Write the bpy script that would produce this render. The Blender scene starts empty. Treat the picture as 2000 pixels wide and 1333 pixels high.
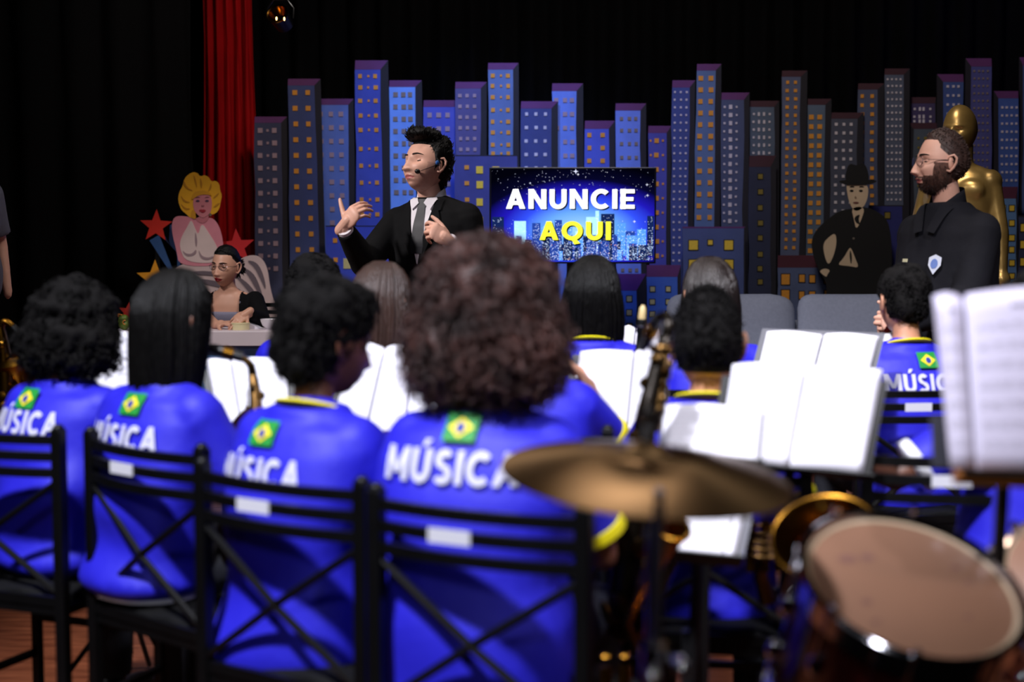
import bpy, bmesh, math, random
import numpy as np
from mathutils import Vector, Matrix
from mathutils.bvhtree import BVHTree
random.seed(7); RNG = np.random.RandomState(7)
scene = bpy.context.scene
COL = scene.collection
PI = math.pi
R = math.radians
# ------------------------------------------------------------------ camera
F = 2000 * 50 / 36.0
PITCH = math.atan(211.5 / F)
CAM = Vector((0, 0, 1.37))
cd = bpy.data.cameras.new('camera'); cd.lens = 50; cd.sensor_width = 36
cd.clip_start = 0.05; cd.clip_end = 60
cd.dof.use_dof = True; cd.dof.focus_distance = 6.9; cd.dof.aperture_fstop = 1.9
co = bpy.data.objects.new('camera', cd); COL.objects.link(co)
co.location = CAM; co.rotation_euler = (PI / 2 - PITCH, 0, 0)
scene.camera = co
FW = Vector((0, math.cos(PITCH), -math.sin(PITCH))); UP = Vector((0, math.sin(PITCH), math.cos(PITCH)))
def P(px, py, D):
    """real point at depth D metres that the photograph shows at px, py"""
    d = FW + Vector((1, 0, 0)) * ((px - 1000) / F) - UP * ((py - 666.5) / F)
    return CAM + d * (D / d.y)
# ------------------------------------------------------------------ colour management, world
scene.view_settings.view_transform = 'Standard'; scene.view_settings.look = 'None'
scene.view_settings.gamma = 1; scene.view_settings.use_curve_mapping = False
scene.view_settings.exposure = 0.0
w = bpy.data.worlds.new('world'); scene.world = w; w.use_nodes = True
w.node_tree.nodes['Background'].inputs[0].default_value = (.25, .3, .5, 1)
w.node_tree.nodes['Background'].inputs[1].default_value = 0.008
# ------------------------------------------------------------------ stage lights
def light(name, kind, loc, aim, power, col, size=.3, angle=60, blend=.5):
    l = bpy.data.lights.new(name, kind); l.energy = power; l.color = col
    if kind == 'AREA': l.shape = 'DISK'; l.size = size
    if kind == 'SPOT': l.spot_size = R(angle); l.spot_blend = blend; l.shadow_soft_size = size
    o = bpy.data.objects.new(name, l); COL.objects.link(o); o.location = loc
    o.rotation_euler = (Vector(aim) - Vector(loc)).to_track_quat('-Z', 'Y').to_euler()
    return o
LK = 1.0
light('band_wash_light', 'SPOT', (-1.9, .5, 5.5), (-.05, 3.7, .8), 2300 * LK, (.90, .91, 1), .2, 38, .45)
light('band_side_light', 'SPOT', (2.4, .6, 5.5), (1.0, 4.1, .8), 900 * LK, (.9, .9, 1), .2, 40, .6)
light('front_fill_light', 'SPOT', (-1.2, -3.2, 4.6), (0, 3.2, .9), 200 * LK, (.9, .9, 1), .4, 44, .8)
light('presenter_key_light', 'SPOT', (-4.2, 3.6, 4.3), (-.45, 6.3, 1.3), 1150 * LK, (1, .93, .92), .2, 30, .6)
light('guest_key_light', 'SPOT', (-.6, 2.0, 5.0), (1.6, 5.9, 1.1), 600 * LK, (1, .92, .9), .2, 34, .6)
light('desk_key_light', 'SPOT', (-3.4, 4.0, 4.8), (-1.7, 8.0, .9), 560 * LK, (1, .94, .93), .2, 30, .6)
light('skyline_blue_light', 'SPOT', (-.9, 7.4, 4.9), (-.30, 10, 2.05), 520 * LK, (.22, .40, 1), .1, 36, 1)
light('skyline_blue_light', 'SPOT', (1.0, 7.4, 4.9), (.6, 10, 1.9), 230 * LK, (.22, .34, 1), .1, 38, 1)
light('skyline_wash_light', 'AREA', (.6, 6.3, 5.6), (.4, 10, 1.5), 150 * LK, (1, .90, .84), 1.2)
light('curtain_light', 'SPOT', (-2.6, 7.0, 4.8), (-2.2, 10.2, 2.2), 70 * LK, (1, .8, .75), .2, 34, .8)
light('drape_blue_light', 'SPOT', (3.6, 9.6, 4.9), (3.4, 10.7, 2.6), 40 * LK, (.1, .05, 1), .1, 50, .9)
light('warm_drum_light', 'SPOT', (3.4, 1.2, 4.2), (.9, 2.3, .8), 75 * LK, (1, .72, .5), .15, 44, .7)
light('statue_warm_light', 'SPOT', (1.2, 6.0, 4.2), (2.3, 7.4, 1.8), 110 * LK, (1, .75, .5), .1, 26, .6)

# ------------------------------------------------------------------ materials
def lin(c): return tuple((v / 255 / 12.92) if v / 255 <= .04045 else ((v / 255 + .055) / 1.055) ** 2.4 for v in c)
MATS = {}
def mat(name, rgb, rough=.6, metal=0., var=0., vs=8., bump=0., bs=40., stretch=(1, 1, 1), coat=0., sheen=0., emit=0., aniso=0., spec=.5, alpha=1., trans=0.):
    if name in MATS: return MATS[name]
    m = bpy.data.materials.new(name); m.use_nodes = True; nt = m.node_tree; n = nt.nodes; L = nt.links
    b = n['Principled BSDF']; c = lin(rgb)
    b.inputs['Roughness'].default_value = rough; b.inputs['Metallic'].default_value = metal
    b.inputs['Coat Weight'].default_value = coat; b.inputs['Sheen Weight'].default_value = sheen
    b.inputs['Specular IOR Level'].default_value = spec; b.inputs['Alpha'].default_value = alpha
    b.inputs['Transmission Weight'].default_value = trans
    tc = n.new('ShaderNodeTexCoord'); mp = n.new('ShaderNodeMapping'); mp.inputs['Scale'].default_value = stretch
    L.new(tc.outputs['Object'], mp.inputs['Vector'])
    nz = n.new('ShaderNodeTexNoise'); nz.inputs['Scale'].default_value = vs; nz.inputs['Detail'].default_value = 4
    L.new(mp.outputs[0], nz.inputs['Vector'])
    rp = n.new('ShaderNodeValToRGB'); v = max(var, .02)
    rp.color_ramp.elements[0].position = .3; rp.color_ramp.elements[1].position = .7
    rp.color_ramp.elements[0].color = tuple(x * (1 - v) for x in c) + (1,)
    rp.color_ramp.elements[1].color = tuple(min(1, x * (1 + v)) for x in c) + (1,)
    L.new(nz.outputs['Fac'], rp.inputs[0]); L.new(rp.outputs[0], b.inputs['Base Color'])
    if bump:
        nb = n.new('ShaderNodeTexNoise'); nb.inputs['Scale'].default_value = bs; nb.inputs['Detail'].default_value = 5
        L.new(mp.outputs[0], nb.inputs['Vector'])
        bp = n.new('ShaderNodeBump'); bp.inputs['Strength'].default_value = bump; bp.inputs['Distance'].default_value = .01
        L.new(nb.outputs['Fac'], bp.inputs['Height']); L.new(bp.outputs[0], b.inputs['Normal'])
    if emit:
        b.inputs['Emission Color'].default_value = c + (1,); b.inputs['Emission Strength'].default_value = emit
    if aniso:
        b.inputs['Anisotropic'].default_value = aniso
        t = n.new('ShaderNodeTangent'); t.direction_type = 'RADIAL'; t.axis = 'Z'; L.new(t.outputs[0], b.inputs['Tangent'])
    MATS[name] = m; return m

# ------------------------------------------------------------------ mesh helpers
class MB:
    def __init__(s): s.v = []; s.f = []
    def add(s, vs, fs):
        o = len(s.v); s.v.extend([tuple(x) for x in vs]); s.f.extend([tuple(i + o for i in f) for f in fs]); return s
    def box(s, c, size, rot=None):
        h = Vector(size) / 2; M = rot.to_matrix() if rot is not None and hasattr(rot, 'to_matrix') else (rot or Matrix.Identity(3))
        vs = [Vector(c) + M @ Vector((x * h.x, y * h.y, z * h.z)) for x in (-1, 1) for y in (-1, 1) for z in (-1, 1)]
        return s.add(vs, [(0, 1, 3, 2), (4, 6, 7, 5), (0, 4, 5, 1), (2, 3, 7, 6), (0, 2, 6, 4), (1, 5, 7, 3)])
    def tube(s, path, r, n=8, flat=None, closed=False):
        path = [Vector(p) for p in path]; m = len(path)
        rs = r if isinstance(r, (list, tuple)) else [r] * m
        vs = []; up = None
        for i, p in enumerate(path):
            if closed: t = path[(i + 1) % m] - path[i - 1]
            else: t = path[min(i + 1, m - 1)] - path[max(i - 1, 0)]
            if t.length < 1e-9: t = Vector((0, 0, 1))
            t.normalize()
            if up is None: up = Vector((0, 0, 1)) if abs(t.z) < .9 else Vector((1, 0, 0))
            a = t.cross(up)
            if a.length < 1e-6: a = t.cross(Vector((1, 0, 0)))
            a.normalize(); b = a.cross(t).normalized(); up = b
            for k in range(n):
                q = 2 * PI * k / n
                ry = rs[i] if flat is None else rs[i] * flat
                vs.append(p + a * math.cos(q) * rs[i] + b * math.sin(q) * ry)
        fs = [(i * n + k, i * n + (k + 1) % n, (i + 1) * n + (k + 1) % n, (i + 1) * n + k) for i in range(m - 1) for k in range(n)]
        if closed: fs += [((m - 1) * n + k, (m - 1) * n + (k + 1) % n, (k + 1) % n, k) for k in range(n)]
        else: fs += [tuple(range(n - 1, -1, -1)), tuple((m - 1) * n + k for k in range(n))]
        return s.add(vs, fs)
    def cap(s, a, b, ra, rb, n=14):
        a = Vector(a); b = Vector(b); d = (b - a); l = d.length; d = d / max(l, 1e-6); path = []; rs = []
        for q in (85, 60, 30): path.append(a - d * ra * math.sin(R(q))); rs.append(ra * math.cos(R(q)))
        path.append(a); rs.append(ra); path.append(b); rs.append(rb)
        for q in (30, 60, 85): path.append(b + d * rb * math.sin(R(q))); rs.append(rb * math.cos(R(q)))
        return s.tube(path, rs, n)
    def ell(s, c, r, rot=None, n=16, m=10):
        r = (r, r, r) if isinstance(r, (int, float)) else r; M = rot.to_matrix() if rot is not None and hasattr(rot, 'to_matrix') else (rot or Matrix.Identity(3)); c = Vector(c)
        vs = [c + M @ Vector((0, 0, -r[2]))]
        for i in range(1, m):
            t = -PI / 2 + PI * i / m
            for k in range(n):
                q = 2 * PI * k / n; vs.append(c + M @ Vector((r[0] * math.cos(t) * math.cos(q), r[1] * math.cos(t) * math.sin(q), r[2] * math.sin(t))))
        vs.append(c + M @ Vector((0, 0, r[2]))); N = len(vs)
        fs = [(0, 1 + (k + 1) % n, 1 + k) for k in range(n)]
        for i in range(m - 2):
            for k in range(n): fs.append((1 + i * n + k, 1 + i * n + (k + 1) % n, 1 + (i + 1) * n + (k + 1) % n, 1 + (i + 1) * n + k))
        fs += [(N - 1, 1 + (m - 2) * n + k, 1 + (m - 2) * n + (k + 1) % n) for k in range(n)]
        return s.add(vs, fs)
    def loft(s, rings, n=24, power=2.3):
        """rings: (centre, rx, ry, yaw) superellipse sections, capped"""
        vs = []
        for (c, rx, ry, yaw) in rings:
            for k in range(n):
                q = 2 * PI * k / n; cx = math.cos(q); sy = math.sin(q)
                x = rx * math.copysign(abs(cx) ** (2 / power), cx); y = ry * math.copysign(abs(sy) ** (2 / power), sy)
                vs.append((c[0] + x * math.cos(yaw) + y * math.sin(yaw), c[1] - x * math.sin(yaw) + y * math.cos(yaw), c[2]))
        m = len(rings)
        fs = [(i * n + k, i * n + (k + 1) % n, (i + 1) * n + (k + 1) % n, (i + 1) * n + k) for i in range(m - 1) for k in range(n)]
        fs += [tuple(range(n - 1, -1, -1)), tuple((m - 1) * n + k for k in range(n))]
        return s.add(vs, fs)
    def lathe(s, prof, n=32, M=None, cap=True):
        """prof: (r, z) pairs about +Z then transformed by 4x4 M"""
        M = M or Matrix.Identity(4); vs = []
        for r, z in prof:
            for k in range(n): q = 2 * PI * k / n; vs.append(M @ Vector((r * math.cos(q), r * math.sin(q), z)))
        m = len(prof)
        fs = [(i * n + k, i * n + (k + 1) % n, (i + 1) * n + (k + 1) % n, (i + 1) * n + k) for i in range(m - 1) for k in range(n)]
        if cap: fs += [tuple(range(n - 1, -1, -1)), tuple((m - 1) * n + k for k in range(n))]
        return s.add(vs, fs)
    def prism(s, poly, t, axis=Vector((0, 1, 0))):
        """closed polygon of 3D points pushed t along axis"""
        n = len(poly); a = [Vector(p) for p in poly]; b = [p + axis * t for p in a]
        return s.add(a + b, [tuple(range(n)), tuple(range(2 * n - 1, n - 1, -1))] + [(i, i + n, (i + 1) % n + n, (i + 1) % n) for i in range(n)])
def setp(o, label=None, cat=None, group=None, kind=None):
    if label: o['label'] = label
    if cat: o['category'] = cat
    if group: o['group'] = group
    if kind: o['kind'] = kind
    return o
def mesh_obj(name, me, mats, parent=None, label=None, kind=None):
    o = bpy.data.objects.new(name, me); COL.objects.link(o)
    if mats is not None and not me.materials:
        for m in (mats if isinstance(mats, (list, tuple)) else [mats]): me.materials.append(m)
    if parent is not None: o.parent = parent
    return setp(o, label, kind=kind)
def mesh_from(name, v, f, smooth=True):
    me = bpy.data.meshes.new(name); me.from_pydata([tuple(x) for x in v], [], [tuple(x) for x in f]); me.update()
    if smooth: me.polygons.foreach_set('use_smooth', [True] * len(me.polygons))
    return me
def obj(name, mb, m, parent=None, smooth=True, origin=None, label=None, kind=None, bevel=0., fixn=False, weighted=False):
    """mesh in the parent's local space; origin: world-space verts are moved to be relative to it"""
    v = mb.v
    if origin is not None: o_ = Vector(origin); v = [Vector(x) - o_ for x in v]
    me = mesh_from(name, v, mb.f, smooth)
    bm = bmesh.new(); bm.from_mesh(me); bmesh.ops.recalc_face_normals(bm, faces=bm.faces[:]); bm.to_mesh(me); bm.free()
    o = mesh_obj(name, me, m, parent, label, kind)
    if bevel:
        bv = o.modifiers.new('edge', 'BEVEL'); bv.width = bevel; bv.segments = 2; bv.limit_method = 'ANGLE'
    if smooth and not fixn:
        sharp_by_angle(me, 40)
    return o
def sharp_by_angle(me, deg):
    bm = bmesh.new(); bm.from_mesh(me)
    for e in bm.edges:
        if len(e.link_faces) == 2 and e.calc_face_angle(0) > R(deg): e.smooth = False
    bm.to_mesh(me); bm.free()
def thing(name, loc, label, cat, group=None, yaw=0.):
    o = bpy.data.objects.new(name, None); COL.objects.link(o); o.location = loc
    o.rotation_euler = (0, 0, -yaw); o.empty_display_size = .1
    return setp(o, label, cat, group)
def tmat(o):   # world matrix of a fresh top-level empty
    return Matrix.Translation(o.location) @ o.rotation_euler.to_matrix().to_4x4()
def rm(mb, voxel, it=6, fac=.5):
    """fuse the overlapping closed pieces of mb into one continuous surface"""
    me = mesh_from('tmp', mb.v, mb.f, False)
    bm = bmesh.new(); bm.from_mesh(me); bmesh.ops.recalc_face_normals(bm, faces=bm.faces[:]); bm.to_mesh(me); bm.free()
    o = bpy.data.objects.new('tmp', me); COL.objects.link(o)
    r = o.modifiers.new('r', 'REMESH'); r.mode = 'VOXEL'; r.voxel_size = voxel
    if it: sm = o.modifiers.new('s', 'SMOOTH'); sm.iterations = it; sm.factor = fac
    dg = bpy.context.evaluated_depsgraph_get(); e = o.evaluated_get(dg); m2 = e.to_mesh()
    v = np.empty(len(m2.vertices) * 3); m2.vertices.foreach_get('co', v); v = v.reshape(-1, 3)
    f = [tuple(p.vertices) for p in m2.polygons]
    nrm = np.empty(len(m2.vertices) * 3); m2.vertices.foreach_get('normal', nrm); nrm = nrm.reshape(-1, 3)
    e.to_mesh_clear(); bpy.data.objects.remove(o); bpy.data.meshes.remove(me)
    return v, f, nrm
def npobj(name, v, f, m, parent, label=None, kind=None):
    return mesh_obj(name, mesh_from(name, v, f), m, parent, label, kind)
def bvh(v, f): return BVHTree.FromPolygons([tuple(x) for x in v], [tuple(x) for x in f])
def grid_quad(q, nx, ny):
    a, b, c, d = [Vector(p) for p in q]; vs = []; fs = []
    for j in range(ny + 1):
        for i in range(nx + 1):
            u = i / nx; t = j / ny; vs.append((a * (1 - u) + b * u) * (1 - t) + (d * (1 - u) + c * u) * t)
    for j in range(ny):
        for i in range(nx): k = j * (nx + 1) + i; fs.append((k, k + 1, k + nx + 2, k + nx + 1))
    return vs, fs
def drape(mb, quads, tree, origin, U, V, off, step=.012):
    """lay flat quads (u, v in metres) onto a surface, looking along -N"""
    U = Vector(U).normalized(); V = Vector(V).normalized(); N = U.cross(V); origin = Vector(origin)
    for q in quads:
        w_ = max((Vector(q[1]) - Vector(q[0])).length, (Vector(q[2]) - Vector(q[3])).length); h_ = max((Vector(q[3]) - Vector(q[0])).length, (Vector(q[2]) - Vector(q[1])).length)
        vs, fs = grid_quad(q, max(1, int(w_ / step)), max(1, int(h_ / step))); out = []; last = None
        for p in vs:
            s_ = origin + U * p[0] + V * p[1] + N * .5
            h = tree.ray_cast(s_, -N, 1.0)
            if h[0] is None:
                h = tree.find_nearest(origin + U * p[0] + V * p[1]); out.append(h[0] + N * off)
            else: out.append(h[0] + N * off)
        mb.add(out, fs)
    return mb
# ------------------------------------------------------------------ stroke lettering
def arc(cx, cy, rx, ry, a0, a1, t, n=12):
    out = []
    for i in range(n):
        p = R(a0 + (a1 - a0) * i / n); q = R(a0 + (a1 - a0) * (i + 1) / n); o_ = lambda a, k: (cx + (rx - k) * math.cos(a), cy + (ry - k * .92) * math.sin(a))
        out.append([o_(p, t), o_(q, t), o_(q, 0), o_(p, 0)])
    return out
def rect(x0, y0, x1, y1): return [(x0, y0), (x1, y0), (x1, y1), (x0, y1)]
def letter(ch, t=.24):
    if ch == 'A': return [[(0, 0), (t * 1.08, 0), (.59, 1), (.34, 1)], [(.93 - t * 1.08, 0), (.93, 0), (.59, 1), (.34, 1)], rect(.22, .2, .71, .2 + t * .8)], .93
    if ch == 'N': return [rect(0, 0, t, 1), rect(.86 - t, 0, .86, 1), [(.60, 0), (.86, 0), (.26, 1), (0, 1)]], .86
    if ch == 'M': return [rect(0, 0, t, 1), rect(1.02 - t, 0, 1.02, 1), [(.40, .22), (.62, .22), (t, 1), (0, 1)], [(.40, .22), (.62, .22), (1.02, 1), (1.02 - t, 1)]], 1.02
    if ch in 'UÚ':
        q = [rect(0, .4, t, 1), rect(.82 - t, .4, .82, 1)] + arc(.41, .4, .41, .42, 180, 360, t)
        if ch == 'Ú': q.append([(.36, 1.07), (.52, 1.07), (.72, 1.28), (.46, 1.28)])
        return q, .82
    if ch == 'C': return arc(.5, .5, .5, .52, 45, 315, t, 20), .88
    if ch == 'I': return [rect(0, 0, t, 1)], t
    if ch == 'E': return [rect(0, 0, t, 1), rect(0, 0, .68, t * .84), rect(0, .5 - t * .4, .62, .5 + t * .4), rect(0, 1 - t * .84, .68, 1)], .68
    if ch == 'Q': return arc(.52, .5, .52, .52, 0, 360, t, 26) + [[(.46, .1), (.66, .12), (.92, -.18), (.62, -.24)]], 1.04
    if ch == 'S':
        return arc(.37, .73, .34, .29, 30, 270, t * .92, 14) + arc(.37, .28, .36, .30, -150, 90, t * .92, 14), .75
    return [], .3
def text_quads(s, h, t=.24, gap=.12, width=None):
    out = []; x = 0
    for ch in s:
        q, w_ = letter(ch, t); out += [[(p[0] + x, p[1]) for p in k] for k in q]; x += w_ + gap
    x -= gap; sx = (width / x) if width else h
    return [[(p[0] * sx, p[1] * h) for p in k] for k in out], x * sx
# ================================================================== structure
drape_black = mat('drape_black', (5, 5, 6), .95, var=.3, vs=3, spec=.1)
wall_black = mat('wall_black', (6, 6, 7), .9, var=.2, vs=2, spec=.1)
def struct(name, mb, m, smooth=False):
    o = obj(name, mb, m, smooth=smooth); o['kind'] = 'structure'; return o
def floor_mat():
    m = bpy.data.materials.new('floor_boards'); m.use_nodes = True; nt = m.node_tree; n = nt.nodes; L = nt.links; b = n['Principled BSDF']
    tc = n.new('ShaderNodeTexCoord'); mp = n.new('ShaderNodeMapping'); mp.inputs['Scale'].default_value = (1, 6, 1)
    L.new(tc.outputs['Object'], mp.inputs[0]); nz = n.new('ShaderNodeTexNoise'); nz.inputs['Scale'].default_value = 5; nz.inputs['Detail'].default_value = 7; L.new(mp.outputs[0], nz.inputs[0])
    rp = n.new('ShaderNodeValToRGB'); rp.color_ramp.elements[0].position = .3; rp.color_ramp.elements[1].position = .75
    rp.color_ramp.elements[0].color = lin((84, 40, 24)) + (1,); rp.color_ramp.elements[1].color = lin((140, 80, 52)) + (1,)
    L.new(nz.outputs[0], rp.inputs[0]); L.new(rp.outputs[0], b.inputs['Base Color']); b.inputs['Roughness'].default_value = .3; return m
fm = floor_mat()
mb = MB(); mb.box((0, 4, -.06), (13, 16, .1)); struct('floor', mb, wall_black)
# boards are laid as parts of the floor within the part of the stage the photograph shows
flo = bpy.data.objects['floor']
bw = .14; me0 = None; k = 0
for i in range(58):
    y = 2.2 + i * bw
    for j in range(3):
        L_ = 2.6; x = -3.9 + (i % 3) * .9 + j * L_
        if me0 is None:
            mb = MB(); mb.box((0, 0, 0), (L_ - .003, bw - .003, .012)); me0 = mesh_from('floorboard', mb.v, mb.f, False); me0.materials.append(fm)
        o = bpy.data.objects.new('floorboard', me0); COL.objects.link(o); o.parent = flo; o.location = (x + L_ / 2, y, -.006)
mb = MB(); mb.box((0, 11.6, 2.6), (13, .15, 5.6)); struct('wall_back', mb, wall_black)
mb = MB(); mb.box((-6.4, 4, 2.6), (.15, 16, 5.6)); struct('wall_left', mb, wall_black)
mb = MB(); mb.box((6.4, 4, 2.6), (.15, 16, 5.6)); struct('wall_right', mb, wall_black)
mb = MB(); mb.box((0, -3.9, 2.6), (13, .15, 5.6)); struct('wall_front', mb, wall_black)
mb = MB(); mb.box((0, 4, 5.75), (13, 16, .1)); struct('ceiling', mb, wall_black)
def drapery(name, x0, x1, y, z0, z1, m, label, pleat=.16, amp=.05, seed=1, taper=0., t_group=None):
    rg = np.random.RandomState(seed); n = int((x1 - x0) / pleat * 12); mz = 10; mb = MB(); ph = 0; xs = []; ys = []
    for i in range(n + 1):
        u = i / n; ph += 2 * PI / 12 * rg.uniform(.75, 1.25); xs.append(x0 + (x1 - x0) * u); ys.append(math.sin(ph) * amp + math.sin(ph * .37) * amp * .5)
    xc = (x0 + x1) / 2
    for j in range(mz + 1):
        v = j / mz; z = z0 + (z1 - z0) * v; s = 1 - taper * v
        for i in range(n + 1): mb.v.append((xc + (xs[i] - xc) * s + .01 * math.sin(z * 3 + i), y + ys[i] * (1 - .25 * v), z))
    for j in range(mz):
        for i in range(n): a = j * (n + 1) + i; mb.f.append((a, a + 1, a + n + 2, a + n + 1))
    b0 = Vector((xc, y, z0)); mb.v = [Vector(v) - b0 for v in mb.v]
    o = obj(name, mb, m, fixn=True); o.location = b0; sd = o.modifiers.new('thick', 'SOLIDIFY'); sd.thickness = .004
    return setp(o, label, 'curtain', t_group)
drapery('curtain', -6.2, 6.2, 10.9, .02, 5.6, drape_black, 'black pleated curtain hanging across the whole back of the stage', .22, .07, 3)
red_velvet = mat('red_velvet', (156, 0, 5), .8, var=.12, vs=4, spec=.2)
_x0 = P(392, 400, 10.35).x; _x1 = P(497, 400, 10.35).x
drapery('curtain', _x0, _x1 + .02, 10.4, .02, 5.5, red_velvet, 'tall red pleated curtain beside the painted skyline', .075, .028, 5, taper=.22)
drapery('curtain', -5.6, P(385, 400, 9.9).x, 9.75, .02, 5.6, mat('drape_charcoal', (8, 8, 9), .95, spec=.1), 'dark charcoal curtain between the stage side and the red curtain', .3, .05, 9)

# ================================================================== painted skyline panels
YB = 10.1
win_meshes = {}
def paint(rgb, var=.1): return mat('paint_%d_%d_%d' % rgb, rgb, .75, var=var, vs=7, bump=.08, bs=50)
roof_purple = paint((98, 48, 104)); side_dark = paint((26, 24, 34)); roof_dim = paint((66, 34, 46)); ink = paint((16, 14, 22))
WIN = {'orange': (222, 150, 50), 'yellow': (236, 200, 60), 'pink': (165, 140, 150), 'white': (205, 198, 205), 'dim': (132, 118, 110), 'olive': (128, 112, 40), 'cream': (200, 190, 130)}
def building(label, front, top, roofy, sidex, rgb, wins, layer=0, bot=840, xb=None, roof=None, frame=False, skew=.8):
    """front=(x0, x1) photo px of the painted face, top its upper edge, roofy/sidex the painted roof and shaded side"""
    D = YB - layer * .035; x0, x1 = front; xb = xb or front
    b0 = P((x0 + x1) / 2, 830, D); b0.z = 0; b0.y = D; t = thing('skyline_building', b0, label, 'painted building', 'painted skyline buildings')
    base = P(0, 840, D).z
    def W(px, py): v = P(px, py, D); return v
    rg = random.Random(int(x0 * 7 + top)); ny = 9
    def edge(xa, xb_, amp=1.6): return [(xa + (xb_ - xa) * i / ny + (rg.uniform(-amp, amp) if 0 < i < ny else 0), top + (bot - top) * i / ny) for i in range(ny + 1)]
    le = edge(x0, xb[0]); re_ = edge(x1, xb[1])
    dy = Vector((0, .012, 0))
    mb = MB(); mb.v = []; nrow = len(le)
    pts = [W(*p) for p in le] + [W(*p) for p in re_]
    for p in pts: p.z = max(p.z, .012)
    mb.v = pts + [p + dy for p in pts]
    for i in range(ny):
        a, b = i, i + 1; c, d = nrow + i, nrow + i + 1; o_ = 2 * nrow
        mb.f += [(a, b, d, c), (a + o_, c + o_, d + o_, b + o_), (a, a + o_, b + o_, b), (c, d, d + o_, c + o_)]
    mb.f += [(0, nrow, nrow + 2 * nrow, 2 * nrow), (ny, ny + 2 * nrow, nrow + ny + 2 * nrow, nrow + ny)]
    obj('painted_front', mb, paint(rgb), t, smooth=False, origin=b0)
    s = sidex
    if s is not None:
        right = s > x1; ea = re_ if right else le; dx = (s - x1) if right else (s - x0)
        poly = [W(*p) for p in ea] + [W(ea[-1][0] + dx, ea[-1][1]), W(ea[0][0] + dx, roofy)]
        for p in poly: p.z = max(p.z, .012)
        mb = MB(); mb.prism(poly, .012); obj('painted_side', mb, side_dark, t, smooth=False, origin=b0)
        rp = [(x0, top), (x1, top), (s, roofy), (x0 + dx * .06, roofy)] if right else [(x0, top), (x1, top), (x1 + dx * .06, roofy), (s, roofy)]
        mb = MB(); mb.prism([W(*p) + Vector((0, -.001, 0)) for p in rp], .012); obj('painted_roof', mb, roof or roof_purple, t, smooth=False, origin=b0)
    small = MB()
    for (cx, sw, sh, ys, kind) in wins:
        for y in ys:
            f_ = (y - top) / (bot - top); xx = cx + ((xb[0] - x0) * (1 - (cx - x0) / (x1 - x0)) + (xb[1] - x1) * (cx - x0) / (x1 - x0)) * f_ + rg.uniform(-.5, .5)
            c = W(xx, y) + Vector((0, -.002, 0)); s_ = D / F; jw = rg.uniform(.92, 1.08)
            if sw >= 8.5:
                key = (kind, frame)
                if key not in win_meshes:
                    m2 = MB(); m2.box((0, 0, 0), (1, .006, 1)); win_meshes[key] = mesh_from('window', m2.v, m2.f, False); win_meshes[key].materials.append(paint(WIN[kind]))
                    m3 = MB(); m3.box((0, 0, 0), (1, .005, 1)); win_meshes['ink'] = win_meshes.get('ink') or mesh_from('window_outline', m3.v, m3.f, False)
                    if not win_meshes['ink'].materials: win_meshes['ink'].materials.append(ink)
                o = bpy.data.objects.new('window', win_meshes[key]); COL.objects.link(o); o.parent = t; o.location = c - b0; o.scale = (sw * s_ * jw, 1, sh * s_)
                if frame:
                    q = bpy.data.objects.new('window_outline', win_meshes['ink']); COL.objects.link(q); q.parent = t; q.location = c - b0 + Vector((0, .0012, 0)); q.scale = (sw * s_ * jw + .012, 1, sh * s_ + .012)
            else: small.box(c, (sw * s_ * jw, .006, sh * s_)); kd = kind
    if small.v: obj('window_dots', small, paint(WIN[kd]), t, smooth=False, origin=b0, kind='stuff')
    return t
def rows(a, b, n): return [a + (b - a) * i / (n - 1) for i in range(n)]
rw = lambda c, w_, ys, k_='orange', h=None: (c, w_, h or w_ * 1.05, ys, k_)
r1 = rows(255, 525, 12)
building('narrow dark slate painted building next to the red curtain', (497, 549), 240, 228, 561, (58, 62, 92), [rw(508, 8.8, r1, 'pink'), rw(523, 4.5, r1, 'pink'), rw(536, 9, r1, 'pink')], 0, xb=(500, 556))
r2 = rows(181, 488, 11)
building('tall dark blue painted building with two columns of orange windows', (562, 614), 167, 154, 626, (60, 72, 122), [rw(576, 8.8, r2), rw(601, 8.8, r2)], 1, xb=(572, 632))
r3 = rows(223, 462, 10)
building('mid blue painted building with three columns of faded pink windows', (615, 680), 205, 193, 691, (92, 118, 190), [rw(626, 8.7, r3, 'pink'), rw(646, 8.7, r3, 'pink'), rw(666, 8.7, r3, 'pink')], 0, xb=(624, 690))
r4 = [149, 171, 197, 226, 254, 291, 324, 357, 390, 419]
building('tallest royal blue painted building with purple roof and small orange windows', (693, 743), 136, 118, 758, (62, 78, 178), [rw(703, 7.6, r4), rw(719, 4.2, r4), rw(733, 7.6, r4)], 1, xb=(702, 754))
r5 = rows(185, 376, 9)
building('brightest sky blue painted building behind the presenter head', (760, 811), 170, 157, 824, (112, 158, 240), [rw(772, 8.6, r5, 'dim'), rw(788, 8.6, r5, 'dim'), rw(801, 8.6, r5, 'dim')], 0, xb=(766, 818))
r6 = rows(225, 440, 9)
building('violet blue painted building just right of the presenter hair', (827, 889), 209, 196, 902, (74, 84, 186), [rw(839, 8.8, r6, 'pink'), rw(857, 8.8, r6, 'pink'), rw(874, 8.8, r6, 'pink')], 0, xb=(830, 892))
r7 = rows(187, 292, 6)
building('purple grey painted building with pale windows behind a low orange-lit block', (889, 939), 173, 160, 951, (84, 80, 132), [rw(898, 6.4, r7, 'pink'), rw(912, 6.4, r7, 'pink'), rw(927, 6.4, r7, 'pink')], 1, xb=(903, 936))
r8 = [148, 168, 190, 215, 238, 259, 283, 300]
building('tall steel blue painted building with mustard windows near the screen', (953, 1002), 136, 123, 1013, (92, 116, 166), [rw(962, 7.4, r8), rw(978, 4, r8), rw(992, 7.4, r8)], 2, xb=(956, 1006))
r9 = rows(223, 460, 10)
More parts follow.
